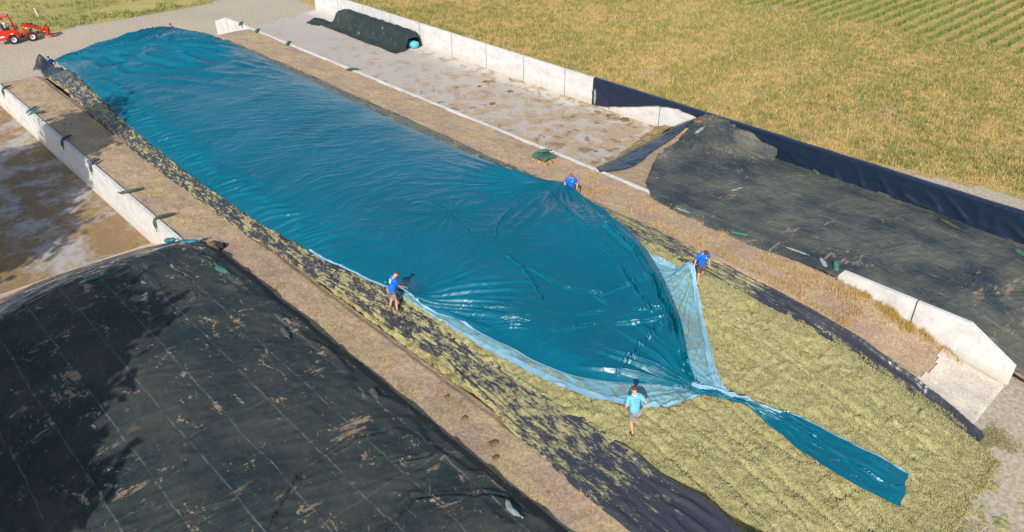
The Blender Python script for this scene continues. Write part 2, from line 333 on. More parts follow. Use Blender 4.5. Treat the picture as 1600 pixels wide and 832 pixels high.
# net cover
def net_mat(name, seams, cross, base, dusty, dust_lo, dust_hi, patch=.64, rot=0):
    t = Mt(name); a = t.noise(.35, 6, .6); b = t.noise(1.5, 8, .75, t.map((1.0, .5, 1), 35), .5); c = t.noise(34, 5, .8); fine = t.noise(5, 9, .85, t.map((2.2, .7, 1), -30), .4)
    col = t.mix(t.ramp(a, [(.35, 0), (.65, 1)]), base, tuple(q * 1.5 for q in base))
    col = t.mix(t.ramp(t.math('MULTIPLY_ADD', fine, .5, t.math('MULTIPLY', a, .5)), [(dust_lo, 0), (dust_hi, .75)]), col, dusty)
    sp = t.sep()
    wob = t.math('MULTIPLY', t.math('SUBTRACT', t.noise(.35, 3), .5), .30)
    def line(coord, step, wdt):
        q = t.math('DIVIDE', t.math('ADD', coord, wob), step); fr = t.math('ABSOLUTE', t.math('SUBTRACT', t.math('FRACT', q), .5))
        return t.math('MULTIPLY', t.math('LESS_THAN', fr, wdt / step), t.ramp(t.noise(2.5, 4, .7), [(.40, 0.1), (.6, 1)]))
    ln = t.math('MAXIMUM', line(sp[0], seams, .022), t.math('MULTIPLY', line(sp[1], cross, .018), .5))
    col = t.mix(t.math('MULTIPLY', ln, .42 if seams > 1.3 else .68), col, (.24, .27, .28))
    # straw threads
    th = t.voro(.9, t.map((1, 1, 0), 40), 'DISTANCE_TO_EDGE'); thm = t.math('MULTIPLY', t.math('LESS_THAN', t.voro(2.3, t.map((1, .6, 0), 40), 'DISTANCE_TO_EDGE'), .018), t.ramp(t.noise(3.0, 4), [(.60, 0), (.66, .5)]))
    col = t.mix(thm, col, (.35, .28, .17))
    m = t.ramp(t.math('MULTIPLY_ADD', t.noise(9, 6, .7), .25, t.math('MULTIPLY', b, .75)), [(patch, 0), (patch + .025, .9)])
    m2 = t.ramp(t.noise(.9, 10, .82, t.map((.45, 1.6, 1), 40), .2), [(.585, 0), (.60, .85)]); col = t.mix(t.math('MULTIPLY', m2, t.ramp(t.noise(.28, 2), [(.48, 0), (.56, 1)])), col, (.36, .26, .165))
    col = t.mix(m, col, (.42, .30, .19))
    col = t.mix(.55, col, t.ramp(c, [(.39, (.2, .2, .2)), (.61, (.8, .8, .8))]), 'OVERLAY')
    t.set('Base Color', col).set('Roughness', .75).set('Specular IOR Level', .3); t.bump(t.math('ADD', t.math('MULTIPLY', c, .5), t.noise(3.2, 9, .75, t.map((.7, 2.2, 1), 35), .6)), .9, .07); return t.m
M_net_l = net_mat('net_left', 1.32, 5.4, (.014, .030, .036), (.085, .080, .058), .42, .62, .578)
M_net_r = net_mat('net_right', 1.25, 5.0, (.030, .046, .058), (.185, .170, .115), .43, .57, .62)
M_net_b = net_mat('net_bales', 1.5, 5.0, (.020, .034, .036), (.07, .072, .055), .48, .66, .72)
# small things
M_bag_g = plain('green_woven_bag', (.035, .135, .095), .7, var=.45, sc=9, bump=.4)
M_bag_d = plain('faded_dark_bag', (.06, .072, .06), .8, var=.5, sc=9, bump=.4)
M_bag_w = plain('bleached_bag', (.20, .26, .22), .8, var=.35, sc=9, bump=.4)
M_bag_t = plain('teal_bag', (.02, .16, .20), .6, var=.5, sc=7, bump=.4)
M_wood = plain('pallet_wood', (.50, .31, .14), .8, var=.3, sc=12)
M_red = plain('red_paint', (.62, .028, .012), .35, var=.1, sc=3, coat=.4); M_blackm = plain('black_metal', (.02, .02, .022), .5, var=.3); M_tyre = plain('tyre_rubber', (.022, .021, .02), .85, var=.4, sc=6, bump=.6)
M_rim = plain('white_rim', (.62, .60, .60), .4, var=.1); M_chrome = plain('cylinder_steel', (.5, .5, .5), .25, 1.0); M_yel = plain('yellow_mark', (.75, .42, .03), .5); M_whitep = plain('white_plastic', (.75, .75, .73), .5)
M_skin = plain('skin', (.58, .30, .20), .55, var=.08, sc=15); M_skin2 = plain('skin_ruddy', (.60, .26, .17), .55, var=.08, sc=15)
M_shirt = plain('blue_shirt', (.0, .135, .62), .8, var=.12, sc=7, bump=.5); M_shirt2 = plain('light_blue_shirt', (.13, .47, .80), .8, var=.1, sc=7, bump=.5); M_shirt3 = plain('pale_shirt', (.62, .55, .46), .8, var=.25, sc=12)
M_grey = plain('grey_shorts', (.25, .23, .24), .85, var=.15, sc=10); M_brown = plain('brown_shorts', (.10, .075, .065), .85, var=.15, sc=10); M_navy = plain('navy_trousers', (.02, .03, .06), .85)
M_shoe = plain('dark_shoes', (.035, .022, .018), .7); M_hair = plain('brown_hair', (.075, .035, .016), .7, var=.4, sc=40, bump=.6); M_hair2 = plain('ginger_hair', (.22, .09, .03), .7, var=.4, sc=40, bump=.6); M_white = plain('white_print', (.8, .8, .82), .7); M_eye = plain('dark_eye', (.02, .015, .01), .3); M_greyprint = plain('grey_print', (.22, .36, .48), .8)
M_clod = plain('dark_clod', (.17, .105, .05), .95, var=.5, sc=6, bump=1.0); M_soil = M_earth
M_bale = plain('bale_wrap', (.10, .50, .66), .3, var=.15, sc=2, bump=.3)
M_bark = plain('bark', (.12, .08, .05), .9, bump=.8); M_leaf = plain('leaves', (.06, .11, .02), .7, var=.4, sc=1.5)
def blade_mat(name, cols):
    t = Mt(name); n = t.noise(1.3, 4, .7); g = t.nt.nodes.new('ShaderNodeNewGeometry')
    t.set('Base Color', t.mix(.45, t.ramp(n, [(.35, cols[0]), (.65, cols[1])]), t.ramp(g.outputs['Random Per Island'], [(0, cols[0]), (.5, cols[1]), (1, cols[2])]))).set('Roughness', .8); return t.m
M_green = blade_mat('green_blades', [(.11, .165, .035), (.20, .225, .055), (.38, .32, .09)]); M_straw = blade_mat('straw_blades', [(.52, .34, .11), (.60, .42, .15), (.40, .24, .08)]); M_dry = blade_mat('dry_grass', [(.50, .32, .09), (.42, .30, .07), (.34, .20, .06)])
M_fibre = blade_mat('silage_fibre', [(.50, .455, .24), (.335, .305, .135), (.19, .17, .062)]); M_crop = blade_mat('crop_blades', [(.12, .175, .035), (.19, .235, .05), (.32, .30, .08)])

# ------------------------------------------------------------------ ground, road, floors, field
def sheet(name, poly, z, mat, kind='structure', label=None, cat=None):
    mb = MB(); mb.add([(x, y, z) for x, y in poly], [tuple(range(len(poly)))]); o = mb.build(name, mat); tag(o, label, cat, kind=kind); return o
sheet('ground', [(-900, -900), (1500, -900), (1500, 1500), (-900, 1500)], 0, M_ground, label='pale gravelly ground around the silage pits', cat='ground')
X, Y = grid(41.2, 150, .5, -60, 76, .5)
edge = 44.6 + 1.9 * sm(17, 9, Y) * 1.0 + .35 * pn(Y * .4, Y * 0, 61); edge = np.where(Y > 20, 41.2, edge)
Z = .006 + .10 * fbm(X * .25, Y * .25, 71, 3) * sm(0, 3, X - edge) + .10 * sm(0, 2.5, X - edge)
X2 = X.copy(); gap = (X < edge)
o = gridmesh('field', X2, Y, np.where(gap, -.03, Z), M_field, keep=~gap); tag(o, 'yellow and green stubble field beyond the long white wall', 'field', kind='structure')
X, Y = grid(-70, 140, .7, 80.2, 300, .9)
e2 = 80.9 + .5 * pn(X * .2, X * 0, 63) + .03 * (X - 20) * 0; Z = .006 + .22 * sm(0, 4, Y - e2) + .12 * fbm(X * .2, Y * .2, 73, 3) * sm(0, 4, Y - e2)
o = gridmesh('grass_verge', X, Y, Z, M_verge, keep=(Y > e2)); tag(o, 'mown yellow-green grass bank behind the red loader', 'verge', kind='structure')
sheet('bay_floor_right', [(29.62, 24), (40.58, 24), (40.58, 71.5), (37, 70.8), (33, 70), (29.62, 68.5)], .005, M_floor_r, label='concrete floor of the empty right bay with brown silage stains', cat='floor')
sheet('bay_floor_left', [(-14, 30), (10.02, 30), (10.02, 66), (-14, 66)], .005, M_floor_l, label='muddy concrete floor of the left bay', cat='floor')

# embankments
X, Y = grid(10.28, 15.0, .08, -1, 67, .1); cut = ip(Y, [(11, 14.35), (13, 12.9)]); Z = berm_l(X, Y) - (.9 + 1.2 * (Y < 12)) * sm(0, .45, X - cut)
Z = np.where((Y > 12.5) & (X > 13.8), -.3, Z) - .10 * sm(12.6, 12.8, X)
Z = Z + .015 * fbm(X * 4, Y * 4, 5, 3)
o = gridmesh('left_embankment', X, Y, Z, M_earth); tag(o, 'sandy earth strip between the low left wall and the blue covered pit', 'embankment', kind='structure')
X, Y = grid(25.9, 29.36, .08, 3.6, 70, .1); Z = berm_r(X, Y) - .9 * sm(26.6, 25.9, X) * sm(.2, 1.2, berm_r(X, Y))
Z = Z + .015 * fbm(X * 4, Y * 4, 15, 3) * sm(.05, .3, Z)
o = gridmesh('right_embankment', X, Y, Z, M_earth); tag(o, 'sandy earth strip between the blue covered pit and the thin white kerb', 'embankment', kind='structure')
# concrete apron lying on the near end of the right embankment
X, Y = grid(25.75, 29.27, .12, 3.55, 6.35, .1)
Z = ip(Y, [(3.5, 0.015), (3.7, .03), (4.3, .1), (5.4, .25), (6.0, .47), (6.4, .58)]) + .012
Z = Z - .09 * sm(3.75, 3.6, Y)
keep = (Y < 5.95 + .25 * pn(X * .9, X * 0, 66) + .1 * (X - 27)) & (Y > 3.62)
o = gridmesh('concrete_apron', X, Y, Z, M_apron, keep=keep); tag(o, 'pale concrete slope at the near end of the right earth strip', 'apron', kind='structure')

# ------------------------------------------------------------------ silage body
X, Y = grid(12.9, 26.3, .045, 1.2, 25, .045); Z = silage(X, Y)
under = sm(0, .5, X - ip(Y, [(10.3, 18.6), (12.8, 17.2), (16.2, 15.9), (20.9, 14.8), (25, 14.3)])) * sm(0, .5, ip(Y, [(10.3, 18.6), (12.8, 20.2), (14.8, 21.9), (16.9, 23.3), (19.7, 24.4), (25, 25)]) - X) * sm(10.8, 11.8, Y)
Z = Z - .28 * under - .24 * sm(0, .4, ip(Y, [(5, 14.6), (13.6, 14.5), (18, 14.2), (25, 14.4)]) - X) - .20 * sm(25.55, 25.8, X)
o = gridmesh('silage_heap', X, Y, Z + .02 - .12 * sm(.25, 0, Z), M_silage, keep=(Z > -.3)); tag(o, 'yellow-green chopped silage heap sloping down towards the camera', 'silage heap')
X, Y = grid(12.9, 26.6, .2, 25, 68.5, .2); Z = silage0(X, Y) - .05
part = gridmesh('heap_body', X, Y, Z, M_silage, o)

# ------------------------------------------------------------------ tarpaulin over the pit
TL = [(66, 14.4), (64, 14.35), (60, 14.2), (56.5, 14.0), (47, 13.35), (37.5, 13.05), (31.2, 13.2), (26.2, 13.5), (23.8, 13.8), (22.2, 14.05), (20.9, 14.0), (19.2, 14.6), (16.2, 15.2), (14.4, 15.5), (12.8, 16.3), (11.9, 17.2), (11.1, 18.0), (10.45, 18.4), (9, 18.5)]
TR = [(66, 24.1), (64, 24.9), (61.5, 25.4), (54, 25.3), (44.5, 24.9), (37, 24.7), (31.2, 24.8), (26.6, 25.2), (24.6, 25.8), (22.8, 25.8), (19.7, 25.1), (16.9, 24.0), (14.8, 22.6), (12.8, 20.9), (11.3, 19.2), (10.45, 18.75), (9, 18.7)]
def lip(Y, P):
    r = 0
    for d in (-.6, -.3, 0, .3, .6): r = r + ip(Y + d, P)
    return r / 5
def crease(X, Y, pts, w_, amp):
    d = np.full(X.shape, 1e9); L = 0
    for (a, b) in zip(pts[:-1], pts[1:]):
        ax, ay = a; bx, by = b; vx, vy = bx - ax, by - ay; l2 = vx * vx + vy * vy + 1e-9
        t_ = np.clip(((X - ax) * vx + (Y - ay) * vy) / l2, 0, 1); dx = X - ax - t_ * vx; dy = Y - ay - t_ * vy
        sgn = np.sign(dx * vy - dy * vx); q = np.hypot(dx, dy); k = q < np.abs(d); d = np.where(k, q * sgn, d)
    d = d + .05 * pn(X * 2.2, Y * 2.2, 77) + .02 * pn(X * 7, Y * 7, 78); w_ = w_ * (.62 + .45 * pn(X * .9, Y * .9, 79))
    m = np.clip(.75 + 1.1 * pn(X * .8, Y * .8, 80), .1, 1.2)
    return amp * m * (.75 * np.exp(-((np.abs(d) - 1.3 * w_) / w_) ** 2) - 1.0 * np.exp(-np.abs(d) / (w_ * .55)))
def pleats(X, Y, c, k, amp, r0, r1, seed, a0=None, aw=1.0):
    dx, dy = X - c[0], Y - c[1]; r = np.hypot(dx, dy); th = np.arctan2(dy, dx)
    if a0 is not None:
        dd = (th - a0 + math.pi) % (2 * math.pi) - math.pi; wgt = np.exp(-(dd / aw) ** 2)
    else: wgt = 1
    q = np.maximum(0, 1 - np.abs(pn(th * k, r * .18, seed)) * 3.0)
    return amp * q * wgt * sm(0, r0, r) * (1 - sm(r1 * .35, r1, r))
def aniso(X, Y, ang, fl, fa, seed, sharp=5.0):     # thin wrinkle crests running along the direction ang
    c, n = math.cos(rad(ang)), math.sin(rad(ang)); u = X * c + Y * n + .6 * pn(X * .5, Y * .5, seed + 1); v = -X * n + Y * c + .35 * pn(X * .6, Y * .6, seed + 2)
    return np.maximum(0, 1 - np.abs(pn(u * fl, v * fa, seed)) * sharp)
def patch(X, Y, f, seed, lo=-.1, hi=.35): return sm(lo, hi, pn(X * f, Y * f * .8, seed) + .3 * pn(X * f * 3, Y * f * 3, seed + 1))
def wrink(X, Y):
    h = .055 * fbm(X * .16 + .12 * Y, Y * .28 - .1 * X, 83, 3)
    far_ = sm(30, 40, Y)
    h = h + .030 * aniso(X, Y, -18, .12, .50, 84, 2.6) * patch(X, Y, .12, 85) * (.25 + .45 * far_)
    for q_, (an_, fa_) in enumerate(((-30, 1.6), (-42, 2.3), (-22, 2.9))):
        c_, n_ = math.cos(rad(an_)), math.sin(rad(an_)); uu = X * c_ + Y * n_; vv = -X * n_ + Y * c_ + .10 * pn(X * .3, Y * .3, 240 + q_)
        h = h + (.013 - .002 * q_) * np.maximum(0, 1 - np.abs(pn(uu * .10, vv * fa_, 250 + q_)) * 4) * patch(X, Y, .16, 260 + 2 * q_, -.15, .35) * sm(20, 30, Y)
    h = h + .026 * aniso(X, Y, -8, .28, 1.3, 186, 4) * patch(X, Y, .17, 195, -.1, .4) * (1 - far_)
    h = h + .022 * aniso(X, Y, 25, .3, 1.4, 188, 4) * patch(X, Y, .22, 197, 0, .4) * (1 - sm(26, 34, Y))
    h = h + .020 * aniso(X, Y, -45, .4, 2.0, 190, 5) * patch(X, Y, .3, 199, 0, .4)
    h = h + .010 * fbm(X * 1.5 + Y * .5, Y * 2.4, 187, 3)
    h = h + .12 * fbm((X + Y * .35) * .14, (Y - X * .1) * .42, 87, 3) * sm(44, 56, Y) + .07 * aniso(X, Y, -30, .12, .45, 191, 2.6) * sm(46, 56, Y) * patch(X, Y, .12, 193)
    return h
CRE = [([(19.38, 26.19), (19.27, 24.33), (18.74, 22.2), (19.16, 21.25), (18.86, 20.13)], .05, .05), ([(21.59, 22.83), (20.3, 22.3), (19.29, 21.39)], .06, .09),
       ([(18.86, 20.1), (18.83, 19.34), (18.44, 18.31), (17.82, 17.05)], .06, .10), ([(18.99, 18.94), (19.12, 17.27), (19.95, 15.97), (21.27, 15.6), (22.23, 15.39)], .07, .11),
       ([(15.87, 17.48), (17.2, 16.5), (18.23, 15.75), (20.15, 14.68)], .08, .12), ([(16.95, 12.62), (18.62, 12.98), (20.04, 13.21)], .08, .12), ([(19.68, 16.07), (19.67, 15.07), (20.86, 13.53), (19.35, 11.82)], .08, .14),
       ([(15.3, 18.9), (16.5, 17.6), (17.7, 16.3)], .07, .10), ([(15.2, 18.3), (16.2, 17.0), (17.3, 15.9)], .06, .10), ([(15.3, 17.6), (16.1, 16.7), (17.0, 15.7)], .06, .09), ([(15.9, 16.9), (16.9, 15.6), (18.3, 14.9)], .06, .08),
       ([(19.0, 14.4), (19.7, 13.8), (20.4, 13.3)], .09, .14), ([(18.0, 15.2), (19.0, 14.6), (20.3, 14.2)], .07, .10), ([(14.8, 21.47), (15.5, 21.05)], .05, .12), ([(19.27, 24.4), (20.5, 24.0), (22.0, 24.6)], .05, .05), ([(19.3, 24.4), (18.4, 24.9), (17.6, 25.9)], .05, .05),
       ([(22.4, 18.6), (22.0, 16.9), (21.2, 15.5), (20.4, 13.9)], .10, .16), ([(23.6, 19.0), (23.0, 17.0), (21.9, 15.0), (20.3, 12.9), (19.2, 11.4)], .12, .22), ([(24.3, 19.8), (23.4, 17.2), (22.2, 15.1), (20.7, 13.1), (19.2, 11.2)], .09, .16), ([(22.9, 24.6), (22.2, 22.4), (21.8, 20.2)], .07, .08), ([(24.5, 23.3), (23.3, 21.0), (22.6, 18.6)], .07, .10)]
def tarp_z(X, Y, XLv, XRv):
    Yc = np.minimum(Y, 57.0)
    z = silage0(np.clip(X, 13.2, 26.2), Yc) + .12
    u = (X - XLv) / np.maximum(XRv - XLv, .05)
    e = sm(0, .16, u) * sm(0, .10, 1 - u)
    z = z - .52 * sm(57, 64.5, Y) * (1 - .35 * sm(.5, 1, u)) + .06 * sm(58, 64, Y) * (np.sin(np.clip(u, 0, 1) * math.pi)) * .35
    z = z + wrink(X, Y) * (.25 + .75 * e)
    fr = sm(24, 15, Y)
    z = z + .22 * fr * e * sm(10.6, 12.5, Y)                              # air and slack under the loose end
    z = z + .30 * gauss(u, 0 * u, .88, 0, .12) * sm(10.8, 12.5, Y) * sm(25, 19, Y)      # the heavy roll along the front edge
    for pts, w_, amp in CRE: z = z + crease(X, Y, pts, w_ * .85, amp * 1.25) * (sm(0, .04, u) * sm(0, .03, 1 - u) * .8 + .2)
    z = z + pleats(X, Y, (13.9, 20.9), 7, .15, 1.2, 6.5, 91, -.75, .75) + pleats(X, Y, (25.8, 23.6), 6, .11, 1.6, 8, 92) + pleats(X, Y, (18.6, 10.4), 5, .17, .8, 4.8, 93)
    z = z + pleats(X, Y, (19.27, 24.4), 2.2, .05, .4, 2.6, 95) + pleats(X, Y, (14.4, 64.2), 8, .34, 1.5, 22, 94, -.95, .55) + pleats(X, Y, (24.1, 65.6), 6, .16, 1.0, 10, 96)
    z = z + .58 * gauss(X, Y, 13.95, 20.95, .55) + .5 * gauss(X, Y, 25.75, 23.4, .8)
    flank = gauss(u, 0 * u, .07, 0, .06) * sm(60, 50, Y) * sm(22, 30, Y)
    z = z + flank * .10 * np.maximum(0, 1 - np.abs(pn(Y * 1.6 + X * .9, X * .6, 97)) * 3) * 1.5
    return np.maximum(z, silage0(np.clip(X, 13.2, 26.2), Yc) * (Y < 57) - .02)
ns, nt = 1250, 300
s_, t_ = np.meshgrid(np.linspace(0, 1, ns) ** 1.45, np.linspace(0, 1, nt), indexing='ij')
yend = ip(t_, [(0, 64.0), (.3, 64.4), (.6, 65.0), (.88, 65.7), (.93, 65.3), (1, 62.9)])
Y = 10.3 + s_ * (yend - 10.3); XLv = lip(Y, TL); XRv = lip(Y, TR)
XLv = XLv + .05 * pn(Y * 1.1, Y * 0, 98); XRv = XRv + .06 * pn(Y * 1.1, Y * 0, 99)
X = XLv + t_ * (XRv - XLv)
Z = tarp_z(X, Y, XLv, XRv)
tarp = gridmesh('tarpaulin', X, Y, Z, M_tarp); tag(tarp, 'huge creased blue tarpaulin spread over the silage pit', 'tarpaulin')
hem = gridmesh('film_hem', X[:, :3], Y[:, :3], Z[:, :3] + .012, M_film_edge, tarp, keep=(Y[:, :3] < 27))
# loose strip cut from the tarpaulin end, twisted where it leaves the sheet
UP = [(18.45, 10.75), (18.95, 9.78), (19.22, 9.1), (20.02, 7.83), (20.38, 6.6), (20.73, 5.61), (21.04, 4.86), (21.38, 4.04)]
LO = [(18.2, 10.6), (18.62, 9.60), (19.0, 8.86), (18.95, 7.9), (18.91, 6.69), (19.1, 5.65), (19.41, 4.7), (19.95, 3.61)]
def para(P, s):
    k = np.linspace(0, 1, len(P)); return np.interp(s, k, [p[0] for p in P]), np.interp(s, k, [p[1] for p in P])
s_, t_ = np.meshgrid(np.linspace(0, 1, 220), np.linspace(0, 1, 60), indexing='ij')
def para_s(P, s):
    r = [0, 0]
    for d in (-.05, -.025, 0, .025, .05):
        a, b = para(P, np.clip(s + d, 0, 1)); r[0] = r[0] + a / 5; r[1] = r[1] + b / 5
    return r
ux, uy = para_s(UP, s_); lx, ly = para_s(LO, s_)
X = lx + (ux - lx) * t_ + .03 * pn(s_ * 8, t_ * 0, 3); Y = ly + (uy - ly) * t_ + .05 * pn(s_ * 0 + 2, t_ * 4, 5) * (s_ > .95) + .09 * pn(s_ * 9, t_ * 0, 6) * np.abs(t_ - .5)
tw = 1 - sm(.22, .55, s_)
Z = silage0(X, Y) + .16 + .05 * np.maximum(0, 1 - np.abs(pn(t_ * 4 + s_ * 3, s_ * 6, 7)) * 3) * (.6 + tw) + .13 * tw * np.maximum(0, 1 - np.abs(pn(t_ * 5, s_ * 4, 8)) * 2.5) + .05 * pn(X * 1.2, Y * 1.2, 9) + .06 * sm(.55, .35, np.abs(t_ - .5) * 0 + s_) * 0
Z = Z + .05 * np.maximum(0, 1 - np.abs(t_ - .5 - .25 * (s_ - .4)) * 14) * sm(.3, .5, s_) * sm(1.0, .8, s_)
for pts_, w2, a2 in [([(19.6, 7.9), (19.9, 6.9), (20.1, 6.0)], .05, .08), ([(19.3, 7.8), (19.55, 6.9), (19.6, 6.2)], .05, .07), ([(19.9, 8.1), (20.0, 7.3), (19.9, 6.6), (20.1, 5.9)], .05, .08), ([(20.4, 6.0), (20.7, 5.1), (20.8, 4.6)], .04, .05), ([(19.9, 5.7), (20.1, 5.1), (20.15, 4.5)], .05, .06), ([(20.4, 4.2), (20.7, 4.05)], .05, .05)]: Z = Z + crease(X, Y, pts_, w2, a2)
Z = Z + .03 * np.maximum(0, 1 - np.abs(pn(X * 3, Y * 2.2, 207)) * 3) * gauss(X, Y, 19.75, 6.9, .7)
Z = np.maximum(Z, silage(X, Y) + .045)
strip = gridmesh('loose_strip', X, Y, Z, M_tarp, tarp)
strip['label'] = 'narrow loose end of the blue tarpaulin lying on the silage'
k = t_ > .93; g2 = gridmesh('strip_edge', X, Y, Z + .012, M_film_edge, strip, keep=(t_ >= .955) | ((t_ > .55) & (s_ < .42) & (t_ > .55 + .0 * s_) & (t_ > .62 + .8 * (s_ - .2))))

# clear film below the tarpaulin
FO = [(22.0, 14.2), (21.0, 14.2), (18.7, 14.38), (16.8, 14.58), (14.3, 15.0), (12.6, 15.5), (11.3, 16.2), (10.65, 17.0), (10.3, 17.9), (10.15, 18.5)]
s_, t_ = np.meshgrid(np.linspace(0, 1, 320), np.linspace(0, 1, 44), indexing='ij')
Y = 10.15 + s_ * 12.3; xo = ip(Y, FO); xi = np.minimum(lip(Y, TL) + .55, 19.2); X = xo + (xi - xo) * t_
def film_z(X, Y, s): return silage0(X, Y) + .10 + .035 * np.maximum(0, 1 - np.abs(pn(X * 1.3 + s, Y * 1.3, 111)) * 3.5) + .03 * pn(X * .9, Y * .9, 112)
Z = film_z(X, Y, 0) + pleats(X, Y, (18.5, 10.4), 8, .10, .4, 3.5, 113) - .02
dl = np.abs(X - xo)
film = gridmesh('clear_film', X, Y, Z, M_film); tag(film, 'clear pale blue film below the lower left edge of the blue tarpaulin', 'plastic film')
gridmesh('folded_edge', X, Y, Z + .02, M_film_edge, film, keep=(dl < .10 + .20 * sm(20, 14, Y)))
FO2 = [(17.0, 23.9), (16.2, 24.0), (15.2, 23.95), (14.4, 23.55), (13.6, 23.0), (12.7, 22.0), (11.84, 21.16), (10.66, 19.9), (9.99, 19.25), (9.6, 19.05)]
s_, t_ = np.meshgrid(np.linspace(0, 1, 240), np.linspace(0, 1, 60), indexing='ij')
Y = 9.6 + s_ * 7.2; xo = lip(Y, FO2); xi = np.maximum(lip(Y, TR) - .5, 18.7); X = xi + (xo - xi) * t_
lift = .75 * gauss(X, Y, 23.5, 14.3, .45) + .30 * gauss(X, Y, 23.0, 13.7, .9)
Z = film_z(X, Y, 5) + pleats(X, Y, (23.5, 14.2), 8, .14, .5, 5, 114) + pleats(X, Y, (19.0, 9.8), 8, .12, .4, 4, 115) + lift + .08 * sm(.5, 1, t_)
film2 = gridmesh('clear_film', X, Y, Z, M_film); tag(film2, 'clear pale blue film held up by the person in brown shorts beside the front fold', 'plastic film')
gridmesh('folded_edge', X, Y, Z + .02, M_film_edge, film2, keep=(np.abs(X - xo) < .32 + .15 * pn(Y * .6, Y * 0, 3)))

# ------------------------------------------------------------------ black plastic side liners
LO_ = [(64.6, 12.9), (63, 13.05), (55.3, 12.85), (44.4, 12.5), (36, 12.45), (30, 12.6), (25.9, 12.75), (22.6, 13.0), (20.8, 13.0), (18, 13.2), (15.5, 13.0), (13.2, 12.6), (9.4, 12.4), (-1, 12.4)]
LI_ = [(64.6, 14.4), (63, 14.6), (47, 13.6), (37, 13.3), (26, 13.75), (22, 14.2), (20, 14.2), (18, 14.25), (13.6, 14.6), (11.5, 14.8), (7.9, 14.75), (-1, 14.6)]
s_, t_ = np.meshgrid(np.linspace(0, 1, 1200) ** 1.2, np.linspace(0, 1, 46), indexing='ij')
Y = -.4 + s_ * 64.6; xo = lip(Y, LO_) + .10 * pn(Y * .5, Y * 0, 121) + .04 * pn(Y * 1.7, Y * 0, 122); xi = lip(Y, LI_) + .13 * pn(Y * .7, Y * 0, 123); X = xo + (xi - xo) * t_
base = np.maximum(1.90 - .5 * sm(62.6, 64.2, Y) - 1.86 * sm(5.2, -.5, Y), silage0(X, Y) + .03)
fold = .012 * fbm(X * 3, Y * 1.6, 128, 3) + .03 * np.maximum(0, 1 - np.abs(pn(t_ * 6, Y * .22, 124)) * 3) + .03 * pn(X * 2, Y * .6, 125) + .06 * np.exp(-((t_ - .06) / .05) ** 2) + .04 * np.exp(-((t_ - .2 - .1 * pn(Y * .3, Y * 0, 127)) / .03) ** 2)
fold = fold + .10 * np.maximum(0, 1 - np.abs(pn(t_ * 5 - Y * .15, Y * .35, 126)) * 2.6) * sm(12, 8.5, Y) + .06 * np.exp(-((t_ - .94) / .04) ** 2) * sm(12, 9, Y)
fold = fold * (1 - sm(.75, .95, t_) * sm(12, 18, Y) * .9)
Z = base + fold + 1.15 * gauss(X, Y, 13.62, 64.0, .34) + .25 * gauss(X, Y, 13.3, 63.6, .7); Z = np.where(t_ > .985, np.minimum(Z, np.maximum(silage0(X, Y) - .05, .0)), Z)
Z = np.where(t_ < .02, np.maximum(Z - .10, .01), Z)
o = gridmesh('plastic_liner', X, Y, Z, M_liner); tag(o, 'black plastic strewn with silage crumbs along the left side of the blue tarpaulin', 'plastic liner')
RO_ = [(66, 25.8), (63, 26.2), (47, 26.55), (33, 26.5), (28.7, 26.25), (24, 26.6), (19.2, 26.5), (12, 26.3), (8, 26.2), (4.5, 26.25), (3.3, 25.7)]
RI_ = [(66, 25.4), (62, 24.8), (44, 24.4), (30, 24.4), (24, 25.2), (19, 24.6), (16, 24.9), (14, 24.9), (11.5, 25.0), (9, 25.45), (7, 25.55), (5, 25.6), (3.2, 25.3)]
s_, t_ = np.meshgrid(np.linspace(0, 1, 1000) ** 1.3, np.linspace(0, 1, 40), indexing='ij')
Y = 3.2 + s_ * 61.2; xo = lip(Y, RO_) + .07 * pn(Y * .5, Y * 0, 131); xi = lip(Y, RI_) + .10 * pn(Y * .7, Y * 0, 133); X = xo + (xi - xo) * t_
bz = ip(Y, [(3.2, .0), (3.8, .1), (5.4, .42), (6, .62), (8, 1.20), (10, 1.50), (12, 1.74), (15, 1.88), (66, 1.88)])
near = sm(12.5, 9, Y)
top = sm(.45, .12, t_); b0 = np.maximum(bz * 0 + silage0(X, Y) + .05, 0); Z = np.where(near > 0, 0, 0) + (np.maximum(bz, b0) * (1 - near) + near * (b0 - .06 + (bz + .12 - b0 + .06) * top))
Z = Z + .05 * np.maximum(0, 1 - np.abs(pn(t_ * 5, Y * .22, 134)) * 3) + .05 * np.exp(-((t_ - .07) / .05) ** 2) + .022 * np.maximum(0, 1 - np.abs(pn(Y * 3.6, t_ * 1.6, 136)) * 3) * near
Z = np.where(t_ < .02, Z - .12, Z)
o = gridmesh('plastic_liner', X, Y, Z, M_liner_r); tag(o, 'dark plastic rim right of the tarpaulin, glossy and bare near the tapered wall', 'plastic liner')

